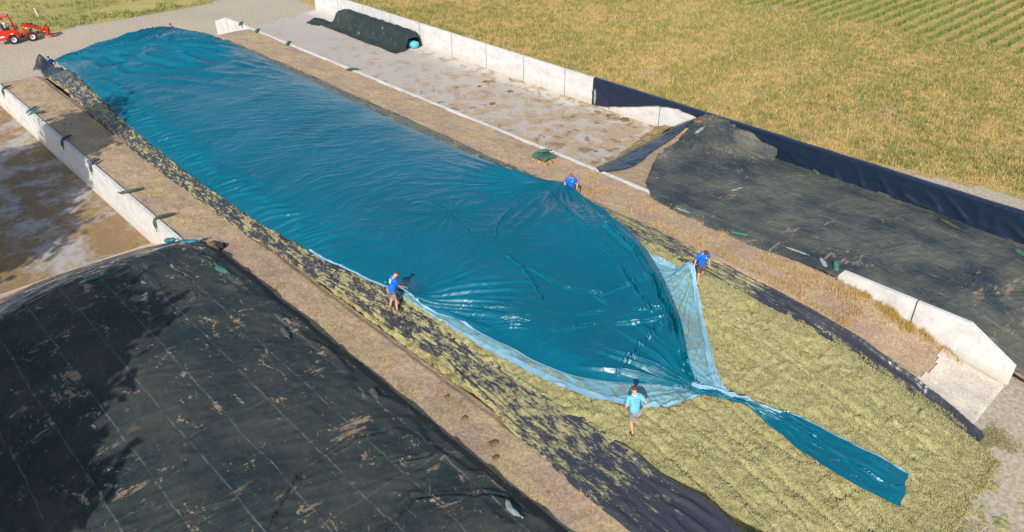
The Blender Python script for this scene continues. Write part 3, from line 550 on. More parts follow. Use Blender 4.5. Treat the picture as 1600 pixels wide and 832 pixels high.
# ------------------------------------------------------------------ concrete walls
def wall(name, x0, x1, ys, prof, label, mat=M_wall):
    r = empty(name, ((x0 + x1) / 2, ys[0], 0)); tag(r, label, 'wall'); mid = (x0 + x1) / 2
    for a, b in zip(ys[:-1], ys[1:]):
        mb = MB(); n = 10; g = .028
        yy = sorted(set([a + g, b - g] + [p[0] for p in prof if a + g < p[0] < b - g]))
        pts = [(y, float(ip(y, prof))) for y in yy]
        poly = [(y - ys[0], -.05) for y in (yy[0], yy[-1])] + [(y - ys[0], z) for y, z in reversed(pts)]
        vs = [(x0 - mid, y, z) for y, z in poly] + [(x1 - mid, y, z) for y, z in poly]; m = len(poly)
        mb.add(vs, [tuple(range(m - 1, -1, -1)), tuple(range(m, 2 * m))] + [(i, (i + 1) % m, (i + 1) % m + m, i + m) for i in range(m)])
        mb.build('wall_panel', mat, r)
    mb = MB(); mb.add([(0, y - ys[0], z) for y in () for z in ()], [])
    for y in ys[1:-1]:
        zt = float(ip(y, prof)) - .03
        mb.box((0, y - ys[0], zt / 2), (x1 - x0 - .03, .05, zt))
    j = mb.build('joint_filler', M_joint, r); return r
M_joint = plain('joint_sealant', (.05, .045, .04), .9)
st_ = 4.27
wall('concrete_wall', 40.6, 40.78, [y for y in [-9.6 + st_ * i for i in range(20)] if y < 72] , [(-20, 1.93), (80, 1.93)], 'long white panelled wall between the empty bay and the field')
wall('concrete_wall', 10.04, 10.22, [18.2 + st_ * i for i in range(11)] + [64.9], [(0, 1.93), (63.5, 1.93), (65, 1.6)], 'low white wall with dark bags hanging over it beside the left bay')
wall('kerb_wall', 29.4, 29.58, [3.6, 7.55] + [7.55 + st_ * i for i in range(1, 15)] + [69.8], [(3.6, .86), (5.5, 1.9), (67.6, 1.92), (69.8, 1.2)], 'thin white wall top along the right earth strip, its bare tapered ends showing')
# dark blue plastic over the top of the far wall
s_, t_ = np.meshgrid(np.linspace(0, 1, 420), np.linspace(0, 1, 30), indexing='ij')
Y = -9 + s_ * 43.6
low = ip(Y, [(-9, .1), (6, .15), (10.3, .3), (12.4, .40), (13.8, .40), (15.5, .40), (18, .45), (20, .5), (22, .9), (25, 1.45), (27.2, 1.72), (29, 1.5), (30.5, 1.0), (32.7, .42), (33.6, .2), (34.6, .04)])
low = low + .04 * pn(Y * 1.1, Y * 0, 141)
d_ = t_ * 1.0; topk = .12
Zt = 1.955; Z = np.where(t_ < topk, Zt, Zt + (low - Zt) * (t_ - topk) / (1 - topk))
X = np.where(t_ < topk, 40.82 - (t_ / topk) * .26, 40.555 - .03 - .03 * np.abs(pn(Y * 2, t_ * 3, 142)) - (t_ - topk) * .05 - .10 * np.maximum(0, 1 - np.abs(pn(Y * .8 + t_, t_ * 1.5, 143)) * 3) * (t_ - topk))
V = np.stack([X, Y, Z + .02 * pn(Y * .7, t_ * 0, 144)], -1).reshape(-1, 3); i = np.arange(X.size).reshape(X.shape)
F_ = np.stack([i[:-1, :-1], i[:-1, 1:], i[1:, 1:], i[1:, :-1]], -1).reshape(-1, 4)
o = npmesh('plastic_liner', V, F_, M_liner_c); tag(o, 'dark blue plastic hanging over the top of the far wall beside the field', 'plastic liner')

# ------------------------------------------------------------------ covered heap, left bay
X, Y = grid(-1.6, 10.0, .12, -6, 38.2, .12); Z = heap_l(X, Y) - .06 + .03 * fbm(X * 2, Y * 2, 151) * (heap_l(X, Y) > .1)
o = gridmesh('sand_heap', X, Y, Z, M_sand, keep=(Z > -.05)); tag(o, 'pale sandy slope at the end of the net covered heap beside the low wall', 'sand heap')
def cov_wr(X, Y, k):
    a = fbm(X * .7, Y * .7, 160 + k, 3) * .03 + .018 * np.maximum(0, 1 - np.abs(pn(X * 1.6 + Y * .8, Y * 2.6 - X * .8, 168 + k)) * 5) * np.clip(pn(X * .5, Y * .5, 169 + k) * 3 + .3, 0, 1) + .012 * fbm(X * 4, Y * 4, 170 + k, 2)
    b = .032 * np.maximum(0, 1 - np.abs(pn(X * .45 + Y * .5, Y * .35 - X * .75, 163 + k)) * 4)
    a = a + .016 * aniso(X, Y, 35, .5, 2.4, 210 + k, 5) * patch(X, Y, .4, 213 + k) + .014 * aniso(X, Y, -60, .6, 3.0, 216 + k, 5) * patch(X, Y, .5, 219 + k)
    return a + b + .03 * np.maximum(0, 1 - np.abs(pn(X * .25 - Y * .2, Y * 1.3 + X * .5, 166 + k)) * 5)
X, Y = grid(-1.6, 11.25, .055, -3, 31.7, .055)
far = ip(X, [(-2, 29.9), (2.2, 30.3), (5, 31.0), (8, 31.35), (9.6, 31.2), (11.2, 30.4)]) + .12 * pn(X * 1.4, X * 0, 171)
rt = 11.05 + .13 * pn(Y * .6, Y * 0, 172) + .05 * pn(Y * 2.2, Y * 0, 173)
Z = heap_l(X, Y) + .05 + cov_wr(X, Y, 0) * sm(11.1, 10.2, X)
Z = Z + .12 * np.maximum(0, 1 - np.abs(pn(X * .9, Y * .5, 174)) * 3) * sm(9.0, 9.8, X) * sm(10.9, 10.3, X)
LC = [([(4.2, 13.8), (6.3, 15.4), (8.4, 15.6), (9.7, 15.3)], .10, .12), ([(6.6, 12.0), (8.2, 12.6), (9.2, 12.0), (10.2, 11.2)], .12, .18), ([(7.3, 29.2), (7.5, 27.3), (7.6, 26.2)], .08, .08), ([(8.2, 29.6), (8.6, 27.6), (8.2, 26.0)], .08, .08), ([(9.3, 29.8), (9.9, 28.6), (9.6, 27.4)], .10, .12), ([(8.4, 14.2), (9.6, 13.6), (10.4, 13.9)], .1, .12), ([(7.7, 24.3), (7.2, 23.2), (7.0, 22.0)], .05, .05), ([(8.8, 21.8), (9.6, 20.6), (10.4, 20.2)], .07, .1)]
for pts, w_, amp in LC: Z = Z + crease(X, Y, pts, w_, amp)
Z = np.where((X > rt - .06) | (Y > far - .06), Z - .07, Z)
o = gridmesh('net_cover', X, Y, Z, M_net_l, keep=(X < rt) & (Y < far) & (X > -.45 + .15 * pn(Y * .4, Y * 0, 175))); tag(o, 'dusty dark net with straight seams over the big heap at lower left', 'net cover')
s_, t_ = np.meshgrid(np.linspace(0, 1, 200), np.linspace(0, 1, 36), indexing='ij')
X = -1.3 + s_ * 12.0; y0 = ip(X, [(-2, 29.4), (2.2, 29.8), (5, 30.5), (8, 30.9), (9.6, 30.8), (11.2, 30.2)]); y1 = ip(X, [(-2, 32.0), (2.5, 32.2), (5, 32.9), (7.6, 33.2), (9.4, 32.7), (10.2, 32.2), (11, 31.2)]) + .15 * pn(X, X * 0, 176)
Y = y0 + t_ * (y1 - y0); Z = heap_l(X, Y) + .035 + .07 * np.maximum(0, 1 - np.abs(pn(t_ * 3.5, X * .3, 177)) * 2.5)
Z = np.where(X > 10.0, np.maximum(Z, 1.97), Z)
o = gridmesh('plastic_liner', X, Y, Z, M_liner_s); tag(o, 'folded black plastic streaked with sand at the far edge of the lower left net', 'plastic liner')

# ------------------------------------------------------------------ covered heap, right bay
X, Y = grid(29.62, 40.56, .12, -12, 28.2, .12); Z = heap_r(X, Y) - .05 + .03 * fbm(X * 2, Y * 2, 181) * (heap_r(X, Y) > .1)
o = gridmesh('soil_heap', X, Y, Z, M_earth, keep=(Z > -.04)); tag(o, 'sandy end slope of the heap in the right bay beside the dark plastic strip', 'sand heap')
# foot of spilled silage
X, Y = grid(29.5, 40.55, .07, 24.4, 29.6, .07); sh = ip(X, [(29.5, 26.35), (33, 26.6), (36.5, 27.4), (38.5, 27.9), (40.6, 28.2)]); dd = Y - sh
Z = .16 * np.exp(-(dd / .45) ** 2) * (1 + .8 * fbm(X * 1.6, Y * 1.6, 183)) + heap_r(X, Y) - .0
Z = Z + .22 * gauss(X, Y, 40.2, 27.2, 1.0)
o = gridmesh('spilled_silage', X, Y, Z + .0, plain('old_silage', (.26, .19, .08), .95, var=.5, sc=3, bump=1.0), keep=(np.abs(dd) < .75 + .5 * pn(X * .8, Y * .8, 184)) & (Z > .03)); tag(o, 'line of brown spilled silage at the foot of the strip of dark plastic', 'spilled silage')
s_, t_ = np.meshgrid(np.linspace(0, 1, 200), np.linspace(0, 1, 30), indexing='ij')
X = 29.3 + s_ * 10.9; y0 = ip(X, [(29.3, 24.15), (31.1, 23.9), (33, 24.2), (34.3, 24.7), (37.6, 25.3), (40.2, 25.4)]); y1 = ip(X, [(29.3, 24.3), (30, 25.2), (32.3, 26.2), (36.4, 27.0), (38.5, 27.3), (40.2, 26.9)]) + .08 * pn(X * 1.2, X * 0, 185)
Y = y0 + t_ * (y1 - y0); Z = np.maximum(heap_r(X, Y), np.where(X < 29.6, 1.9, 0)) + .05 + .03 * np.maximum(0, 1 - np.abs(pn(t_ * 3, X * .9, 187)) * 3)
o = gridmesh('plastic_liner', X, Y, Z, M_liner_c); tag(o, 'strip of dark blue plastic lying across the end of the right bay', 'plastic liner')
def netr(name, ylo, yhi, xl, xr, dz, label, k):
    X, Y = grid(28.2, 40.56, .065, -12, 25.6, .065)
    Z = heap_r(X, Y) + dz + cov_wr(X, Y, k) * .8 * sm(28.6, 30, X)
    on = sm(29.3, 28.9, X); Z = np.where(X < 29.7, np.maximum(Z, 1.93 * (Y > 10.6)), Z); Z = Z - .03 * sm(28.9, 28.5, X)
    keep = (Y > ylo(X)) & (Y < yhi(X)) & (X > xl(Y)) & (X < xr(Y))
    ed = ((X < xl(Y) + .09) | (Y > yhi(X) - .09)); Z = np.where(ed & (X < 40), Z - .06, Z)
    return X, Y, Z, keep
wob = lambda v, k: .12 * pn(v * .7, v * 0, k)
X, Y, Z, kp = netr('', lambda X: X * 0 - 12, lambda X: ip(X, [(28, 17), (40.5, 21.5)]), lambda Y: np.where(Y > 10.6, ip(Y, [(10.6, 28.85), (13.3, 28.65), (15, 28.55), (18.7, 28.6)]), ip(Y, [(-12, 30.2), (2.5, 30.1), (3.4, 29.75), (10.5, 29.62)])) + wob(Y, 191) * (Y > 10.6), lambda Y: Y * 0 + 40.52, .05, '', 20)
for pts, w_, amp in [([(31, 12), (33, 10.5), (36, 9.8)], .12, .10), ([(33, 6.5), (35, 5.2), (37, 4.6)], .12, .12), ([(36, 13.5), (38.5, 12.5), (40, 12)], .1, .1), ([(31, 8), (33.5, 6.8), (35.2, 7.2)], .1, .1)]: Z = Z + crease(X, Y, pts, w_, amp)
o = gridmesh('net_cover', X, Y, Z, M_net_r, keep=kp); tag(o, 'wide dusty net with pale seams running out of the right edge behind the tapered wall', 'net cover')
X, Y, Z, kp = netr('', lambda X: ip(X, [(28, 15.0), (29.6, 15.8), (31.4, 17.6), (33.5, 18.3), (37, 18.9), (40.2, 19.9), (41, 20.5)]) + .1 * pn(X, X * 0, 192), lambda X: ip(X, [(28, 19.5), (29.06, 20.7), (30.15, 21.9), (32.7, 23.4), (34.7, 24.4), (37.6, 24.9), (39.5, 25.3), (41, 25.3)]), lambda Y: ip(Y, [(15, 28.5), (17, 28.75), (18.7, 28.6), (20.7, 29.0), (21.75, 30.1), (24, 32)]) + wob(Y, 193) * .6, lambda Y: Y * 0 + 40.52, .10, '', 30)
Z = Z + .55 * sm(39.4, 40.5, X) * sm(19, 20.5, Y) * sm(25.5, 22, Y) + pleats(X, Y, (39.6, 24.6), 8, .22, .8, 6.5, 194)
for pts, w_, amp in [([(37.8, 23.2), (38.6, 21.6), (37.8, 20.4), (36, 19.9)], .12, .14), ([(29.2, 19.4), (31.2, 19.9), (32.4, 19.6)], .1, .14), ([(31.5, 22.0), (34, 22.6), (36.8, 23.6)], .06, .06)]: Z = Z + crease(X, Y, pts, w_, amp)
o = gridmesh('net_cover', X, Y, Z, M_net_r, keep=kp); tag(o, 'crumpled dark net gathered to a peak near the far wall beside the bare bay', 'net cover')

# ------------------------------------------------------------------ covered row of bales in the right bay
s_, t_ = np.meshgrid(np.linspace(0, 1, 210), np.linspace(0, 1, 90), indexing='ij')
Y = 54.0 + s_ * 12.4; q = t_
xl = 37.55 + .25 * s_ + .12 * pn(Y * .5, Y * 0, 201); xr = 40.5; X = xl + (xr - xl) * q
hump = sm(38.55, 39.0, X) * sm(40.55, 40.1, X); hump = np.minimum(hump, sm(38.5, 39.05, X)) * (.90 + .25 * np.sin(np.clip((X - 38.6) / 1.8, 0, 1) * math.pi))
hh = 1.28 * ip(Y, [(53.9, .34), (54.1, .88), (54.4, .98), (60, 1.0), (64.4, 1.0), (65.0, .85), (65.6, .2), (66.2, 0)]) + .05 * np.cos((Y - 54) * 2 * math.pi / 1.25) * .6
Z = .035 + hump * hh + .05 * fbm(X * 1.4, Y * .9, 203) * (hump > .1) + .035 * np.maximum(0, 1 - np.abs(pn(Y * 1.8 + X * .4, X * .6, 204)) * 3) + .03 * np.abs(pn(X * 2, Y * 1.5, 205))
o = gridmesh('net_cover', X, Y, Z, M_net_b); tag(o, 'dark net draped over the row of bales against the white wall', 'net cover')
X, Y = grid(36.9, 39.4, .06, 65.6, 68.6, .06); cx, cy = 38.2, 67.1; rr = np.hypot((X - cx) / .95, (Y - cy) / 1.3) + .2 * pn(X * 1.5, Y * 1.5, 206)
Z = .05 + .28 * sm(1, .3, rr) + .09 * fbm(X * 2.5, Y * 2.5, 207)
o = gridmesh('net_bundle', X, Y, Z, M_net_b, keep=rr < 1); tag(o, 'crumpled bundle of dark net on the floor at the far end of the bale row', 'net bundle')
mb = MB(); mb.lathe((0, 0, 0), [(-.6, 0), (-.6, .50), (-.55, .58), (0, .6), (.55, .58), (.6, .5), (.6, 0)], 'Y', 26)
o = mb.build('wrapped_bale', M_bale, None, True); o.location = (39.75, 54.55, .33); o.scale = (.62, 1, .52)
tag(o, 'round bale in bright blue wrap peeping out at the near end of the dark net', 'bale')

# ------------------------------------------------------------------ gravel bags
def bag(path, mat, label, group, r=.105, parent=None):
    pts = [Vector(p) for p in path]; c = sum(pts, Vector()) / len(pts)
    # resample
    L = [0]
    for a, b in zip(pts[:-1], pts[1:]): L.append(L[-1] + (b - a).length)
    P = []; n = 12
    for i in range(n + 1):
        d = L[-1] * i / n; k = max(j for j in range(len(L) - 1) if L[j] <= d + 1e-6); f = (d - L[k]) / max(1e-6, L[k + 1] - L[k]); P.append(pts[k].lerp(pts[k + 1], min(1, f)) - c)
    for _ in range(2): P = [P[0]] + [(P[i - 1] + P[i] * 2 + P[i + 1]) / 4 for i in range(1, n)] + [P[-1]]
    rs = [.25, .62, .9, 1.0, 1.03, .97, 1.0, 1.04, .98, 1.0, .88, .55, .2]
    mb = MB(); mb.tube(P, [r * q * random.uniform(.93, 1.07) for q in rs], 10, sq=.8)
    # the tied neck at one end
    d = (P[-1] - P[-2]).normalized(); mb.tube([P[-1], P[-1] + d * .04, P[-1] + d * .10], [r * .2, r * .16, r * .42], 8)
    o = mb.build('gravel_bag', mat, parent, True); o.location = c; tag(o, label, 'bag', group); return o
GW = 'gravel bags hanging over the low left wall'; wx = 10.13
def overwall(y, mat, label, dy0=0, dy1=0, side=.45, drop=.5):
    bag([(wx + .10 + side, y + dy0, 1.99), (wx + .12, y + dy0 * .3, 2.02), (wx - .05, y, 2.03), (wx - .17, y + dy1 * .5, 1.90), (wx - .19, y + dy1, 1.93 - drop * .85)], mat, label, GW, .088)
overwall(60.3, M_bag_d, 'dark bag on the low left wall, farthest away near the left edge', .3, -.1)
overwall(54.6, M_bag_t, 'farther of two crossed dark green bags on the shaded wall', .5, .3, .45, .15); overwall(54.1, M_bag_g, 'nearer of two crossed dark green bags on the shaded wall', -.2, .2, .6, .1)
overwall(48.3, M_bag_d, 'dark bent bag hanging alone on the shaded part of the low wall', .35, -.05)
overwall(43.7, M_bag_d, 'dark bent bag hanging where shade and sun meet on the low wall', .35, -.1)
overwall(38.9, M_bag_d, 'fat dusty bag lying across the wall in the sun with a thin neck', -.1, .6, .75, .12)
overwall(35.2, M_bag_d, 'grey bag bent over the wall nearest to the net covered heap', -.15, -.2, .8, .5)
GH = 'gravel bags lying on the left net'
def onh(pts, h, mat, label, g, r=.11, dz=.13): return bag([(x, y, float(h(np.array(x), np.array(y))) + dz) for x, y in pts], mat, label, g, r)
onh([(9.75, 27.9), (9.95, 27.2)], heap_l, M_bag_g, 'green bag on the net near the corner of the low wall', GH, .13, .18)
onh([(5.2, 29.9), (6.2, 29.95)], heap_l, M_bag_g, 'long green bag on the sandy black plastic at the far edge of the left net', GH, .09)
onh([(10.15, 17.5), (9.95, 16.8)], heap_l, M_bag_d, 'dark bag on the shoulder of the left net opposite the light blue shirt', GH, .12)
onh([(10.15, 10.95), (9.95, 10.6), (10.0, 10.25)], heap_l, M_bag_w, 'pale grey bag lying upright near the bottom edge on the left net', GH, .09, .22)
onh([(9.6, 22.3), (9.5, 21.6)], heap_l, M_bag_d, 'dark bag half sunk in the left net beside the earth strip', GH, .11, .14)
onh([(9.3, 32.1), (9.75, 31.9)], heap_l, M_bag_t, 'teal bag on the folded black plastic by the wall end', GH, .13, .28)
onh([(9.9, 31.9), (10.5, 31.5)], lambda a, b: 1.98, M_bag_t, 'teal bag on top of the wall end among the dark scraps', GH, .13, .15)
onh([(10.35, 31.9), (10.9, 31.7)], lambda a, b: 1.88, M_bag_w, 'pale blue bag in the heap of scraps behind the wall end', GH, .11, .18)
GK = 'gravel bags on the thin white kerb'
for y, m, lb, a in [(64.5, M_bag_g, 'dark green bag at the far bend of the thin white kerb', .4), (61.6, M_bag_g, 'second dark green bag from the far bend of the kerb', .3), (56.6, M_bag_g, 'dark green bag with both ends up on the kerb beyond the bale row', .3), (47.6, M_bag_d, 'grey bag with a yellow weed beside it on the kerb', -.35)]:
    bag([(29.0, y - a, 1.98), (29.35, y, 2.06), (29.75, y + a, 1.98)], m, lb, GK, .10)
GR = 'gravel bags around the right nets'
onh([(34.5, 24.15), (35.1, 24.35)], heap_r, M_bag_w, 'pale green bag at the net edge on the strip of dark blue plastic', GR, .11)
onh([(38.1, 24.3), (38.9, 24.3)], heap_r, M_bag_w, 'pale green bag near the top end of the dark blue strip', GR, .12, .25)
onh([(33.2, 18.6), (34.1, 18.45)], heap_r, M_bag_w, 'thin whitish bag in the middle of the crumpled net', GR, .06)
onh([(28.7, 18.9), (28.75, 18.1)], lambda a, b: 1.93, M_bag_w, 'thin whitish bag at the lower edge of the crumpled net', GR, .06)
onh([(28.55, 15.7), (28.9, 14.9)], lambda a, b: 1.95, M_bag_g, 'thin green bag at the net edge above the dry orange grass', GR, .08)
bag([(29.35, 11.75, 2.12), (29.3, 11.5, 1.98), (29.1, 11.15, 1.72)], M_bag_w, 'pale sack leaning beside the green one where the tapered wall appears', GR, .11)
bag([(29.5, 11.1, 2.25), (29.3, 10.95, 2.0), (29.15, 10.75, 1.66)], M_bag_g, 'green sack leaning where the tapered wall appears', GR, .12)
onh([(29.2, 13.3), (29.3, 12.3)], lambda a, b: 1.92, M_bag_w, 'long pale bag along the net edge left of the leaning sacks', GR, .06)
onh([(40.0, 17.2), (40.5, 17.8)], heap_r, M_bag_g, 'bright green bag at the foot of the dark blue wall cover', GR, .12)
onh([(39.2, 6.8), (38.9, 6.0)], heap_r, M_bag_g, 'bright green bag at the right edge below the dark blue wall cover', GR, .13)
onh([(40.3, 14.0), (40.2, 13.2)], heap_r, M_bag_d, 'dark bag under the pulled fold of the dark blue wall cover', GR, .12)
onh([(39.5, 10.4), (39.2, 9.3)], heap_r, M_bag_d, 'long dark bag at the foot of the wall cover towards the right', GR, .09)
bag([(40.52, 34.4, 1.25), (40.45, 34.3, .75), (40.40, 34.25, .12)], M_bag_w, 'pale green bag standing at the edge of the dark wall cover', GR, .09)
# pallet with bags
pz = 1.86; pal = empty('pallet', (28.3, 27.35, pz), rad(-6)); tag(pal, 'wooden pallet on the earth strip carrying green bags', 'pallet')
for x in (-.36, 0, .36):
    for y in (-.52, 0, .52):
        mb = MB(); mb.box((x, y, .055), (.11, .14, .09), bev=.008); mb.build('pallet_block', M_wood, pal)
for x in (-.36, 0, .36):
    mb = MB(); mb.box((x, 0, .112), (.11, 1.2, .022)); mb.build('stringer_board', M_wood, pal); mb = MB(); mb.box((x, 0, .004), (.11, 1.2, .018)); mb.build('bottom_board', M_wood, pal)
for k in range(7):
    mb = MB(); mb.box((0, -.54 + k * .18, .136), (.86, .10, .022), bev=.004); mb.build('deck_board', M_wood, pal)
lbs = ['green bag on the pallet, farthest from the camera', 'second green bag from the far side of the pallet', 'grey-green bag in the middle of the pallet', 'dark streaked bag on the near half of the pallet', 'green bag with a pale seam on the near edge of the pallet', 'green bag lying crosswise on top of the others on the pallet']
for k in range(6):
    y = 27.80 - k * .20; dz = .26
    if k < 5: pth = [(27.78, y - .03, pz + dz), (28.2, y + .03, pz + dz + .06), (28.8, y, pz + dz)]
    else: pth = [(28.2, 27.75, pz + .45), (28.5, 27.5, pz + .50), (28.85, 27.45, pz + .42)]
    bag(pth, [M_bag_g, M_bag_g, M_bag_d, M_bag_d, M_bag_g, M_bag_g][k], lbs[k], 'bags on the pallet', .125)

# ------------------------------------------------------------------ people
def skin_mesh(name, verts, edges, radii, roots, mat, parent, sub=2):
    me = bpy.data.meshes.new(name + '_tmp'); me.from_pydata([tuple(v) for v in verts], edges, []); ob = bpy.data.objects.new(name + '_tmp', me); COL.objects.link(ob)
    ob.modifiers.new('s', 'SKIN').use_smooth_shade = True
    if not me.skin_vertices: return None
    for i, r in enumerate(radii):
        rr = (r, r) if not hasattr(r, '__len__') else r
        me.skin_vertices[0].data[i].radius = rr; me.skin_vertices[0].data[i].use_root = i in roots
    sb = ob.modifiers.new('u', 'SUBSURF'); sb.levels = sub; sb.render_levels = sub
    bpy.context.view_layer.update(); dg = bpy.context.evaluated_depsgraph_get(); ev = ob.evaluated_get(dg)
    nm = bpy.data.meshes.new_from_object(ev, depsgraph=dg); nm.name = name; nm.materials.clear(); nm.materials.append(mat)
    nm.polygons.foreach_set('use_smooth', [True] * len(nm.polygons)); nm.polygons.foreach_set('material_index', [0] * len(nm.polygons))
    bpy.data.objects.remove(ob); bpy.data.meshes.remove(me)
    o = bpy.data.objects.new(name, nm); COL.objects.link(o); o.parent = parent; return o
V3 = lambda *a: Vector(a)
def person(loc, az, label, shirt, shorts, hair, handL, handR, lean=10, headp=25, feet=((-.12, .0, 0), (.12, .12, 0)), skinm=None, long=False, seated=False, back_print=None, chest=True, knees=None, collar=None):
    """local frame: +Y is where the person faces, +X the person's right hand"""
    skinm = skinm or M_skin; r = empty('person', loc, -rad(az)); tag(r, label, 'person', 'people in blue shirts' if not seated else None)
    hip = V3(0, 0, .93 if not seated else .12); la = rad(lean); up = V3(0, math.sin(la), math.cos(la))
    waist = hip + up * .16; chest_p = hip + up * .36; sh = hip + up * .50; neck = hip + up * .58
    ha = rad(lean + headp); hu = V3(0, math.sin(ha), math.cos(ha)); hf = V3(0, math.cos(ha), -math.sin(ha))
    hb = neck + hu * .07; hm = hb + hu * .085 + hf * .015; ht = hb + hu * .165
    V = []; E = []; Rr = []
    def add(p, rr, par=None):
        V.append(p); Rr.append(rr)
        if par is not None: E.append((par, len(V) - 1))
        return len(V) - 1
    i_hip = add(hip, (.15, .11)); i_w = add(waist, (.14, .105), i_hip); i_c = add(chest_p, (.165, .115), i_w); i_s = add(sh, (.13, .09), i_c); i_n = add(neck, .056, i_s); i_hb = add(hb, .070, i_n); i_hm = add(hm, (.079, .092), i_hb); i_ht = add(ht, (.066, .075), i_hm)
    roots = {i_hip}; shirt_pts = []
    arms = []
    for sx, hd in ((-1, handL), (1, handR)):
        s0 = sh + V3(sx * .185, 0, -.015); hd = Vector(hd); d = hd - s0; Lx = min(d.length, .55); wr = s0 + d.normalized() * Lx; mid = (s0 + wr) / 2; bend = math.sqrt(max(0, .285 ** 2 - (Lx / 2) ** 2)); pole = V3(sx * .45, -.6, -.5); pole = (pole - d.normalized() * pole.dot(d.normalized())).normalized(); el = mid + pole * bend
        a = add(s0, .062, i_s); b = add(el, .042, a); c = add(wr, .028, b); fd = (wr - el).normalized(); pm = wr + fd * .055; p = add(pm, (.040, .020), c); arms.append((s0, el, wr))
        # fingers: separate chains rooted in the palm
        side = fd.cross(V3(0, 0, 1));
        if side.length < .2: side = V3(1, 0, 0)
        side.normalize(); dn = side.cross(fd).normalized()
        for k, (off, ln) in enumerate(((-.030, .060), (-.010, .072), (.010, .068), (.029, .052))):
            b0 = wr + fd * .075 + side * off; k1 = b0 + fd * ln * .5; k2 = k1 + fd * ln * .40 + dn * (-.018); k3 = k2 + fd * ln * .15 + dn * (-.025)
            q = add(b0, .0095); roots.add(q); q = add(k1, .0090, q); q = add(k2, .0082, q); add(k3, .0068, q)
        ts = 1 if sx < 0 else -1; b0 = wr + fd * .02 + side * ts * .022; q = add(b0, .012); roots.add(q); q = add(b0 + fd * .03 + side * ts * .026, .0105, q); add(b0 + fd * .058 + side * ts * .034, .0085, q)
    legs = []
    for n, (sx, ft) in enumerate(zip((-1, 1), feet)):
        h0 = hip + V3(sx * .095, 0, -.05); ft = Vector(ft); an = ft + V3(0, 0, .09)
        if knees: kn = Vector(knees[n])
        else:
            d = an - h0; Lx = min(d.length, .80); bend = math.sqrt(max(0, .405 ** 2 - (Lx / 2) ** 2)); kn = (h0 + an) / 2 + V3(0, 1, 0) * bend + V3(sx * .01, 0, 0)
        a = add(h0, .088, i_hip); b = add((h0 + kn) / 2, .078, a); c = add(kn, .056, b); cm = add(kn.lerp(an, .35) + V3(0, -.012, 0), .056, c); d_ = add(an, .038, cm); e = add(ft + V3(0, .02, .045), .038, d_); add(ft + V3(sx * .02, .16, .03), (.036, .026), e); legs.append((h0, kn, an, ft))
    body = skin_mesh('body', V, E, Rr, roots, skinm, r)
    # head details
    for sx in (-1, 1):
        mb = MB(); c = hm + V3(sx * .085, 0, 0) - hf * .01; mb.tube([c - hu * .025, c + hu * .0, c + hu * .03], [.008, .014, .009], 6)
        mb.build('ear', skinm, body, True)
    mb = MB(); n0 = hm + hf * .088; mb.tube([n0 + hu * .02, n0 + hf * .014 - hu * .008, n0 - hu * .02], [.007, .013, .008], 6); mb.build('nose', skinm, body, True)
    for sx in (-1, 1):
        mb = MB(); c = hm + V3(sx * .032, 0, 0) + hf * .084 + hu * .012; mb.lathe((0, 0, 0), [(-.006, 0), (-.004, .009), (.004, .009), (.006, 0)], 'Y', 8); o = mb.build('eye', M_eye, body, True); o.location = c
    mb = MB(); c = hm + hf * .082 - hu * .043; mb.box(c, (.045, .012, .008)); mb.build('mouth', M_skin2, body)
    # hair cap
    vs = []; fs = []; nu, nv = 16, 9
    for j in range(nv + 1):
        for i in range(nu):
            th = 2 * math.pi * i / nu; back = .5 - .5 * math.sin(th); ph = (j / nv) * rad(62 + 48 * back); rx = .095 + .004 * random.random(); x = rx * math.sin(ph) * math.cos(th); y = (.108) * math.sin(ph) * math.sin(th); z = .098 * math.cos(ph)
            vs.append(hm + hu * .028 - hf * .008 + V3(x, 0, 0) + hf * y + hu * z)
    for j in range(nv):
        for i in range(nu): fs.append((j * nu + i, j * nu + (i + 1) % nu, (j + 1) * nu + (i + 1) % nu, (j + 1) * nu + i))
    mb = MB(); mb.add(vs, fs); mb.build('hair', hair, r, True)
    # shirt
    V = []; E = []; Rr = []
    a = add(hip + up * -.02 + V3(0, 0, -.08), (.19, .158)); roots = {a}; b = add(waist, (.178, .142), a); c = add(chest_p, (.195, .145), b); d = add(sh - up * .0, (.165, .135), c); add(neck - up * .012, (.088, .088), d)
    for (s0, el, wr) in arms:
        q = add(s0, .094, d); e2 = s0.lerp(el, .82 if not long else 1.0); q = add(e2, .068, q)
        if long: add(el.lerp(wr, .85), .045, q)
    st = skin_mesh('shirt', V, E, Rr, roots, shirt, r)
    if collar:
        mb = MB(); c = neck - up * .012; ring = [c + up * .02 + V3(math.cos(q) * .080, math.sin(q) * .080, 0) for q in [2 * math.pi * i / 14 for i in range(15)]]; mb.tube(ring, .014, 6, cap=False); mb.build('collar', collar, st, True)
    fy = V3(0, math.cos(la), -math.sin(la))
    if chest:
        mb = MB(); c = chest_p + up * .07 + fy * .133 + V3(-.07, 0, 0)
        for q in range(5):
            t = q * 2 * math.pi / 5; mb.box(c + V3(math.cos(t) * .014, 0, 0) + up * math.sin(t) * .014, (.02, .022, .02))
        mb.box(c, (.026, .024, .03)); mb.build('emblem', M_white, st)
    if back_print:
        mb = MB(); c = chest_p + up * .04 - fy * .130
        for q, (wd, dz) in enumerate(((.24, .06), (.17, -.0), (.20, -.05))):
            n = 9
            mb = MB()
            for z in range(n): mb.box(c + V3(-wd / 2 + wd * (z + .5) / n, 0, 0) * .8 + up * (dz + .006 * ((z * 7) % 3 - 1)), (wd / n * .5, .03, .016))
            mb.build('back_lettering', back_print, st)
    # shorts
    V = []; E = []; Rr = []
    a = add(hip + V3(0, 0, .02), (.165, .13)); roots = {a}
    for (h0, kn, an, ft) in legs:
        q = add(h0 + V3(0, 0, -.02), .105, a); q = add(h0.lerp(kn, .85 if not long else 1), .088, q)
        if long: add(kn.lerp(an, .9), .06, q)
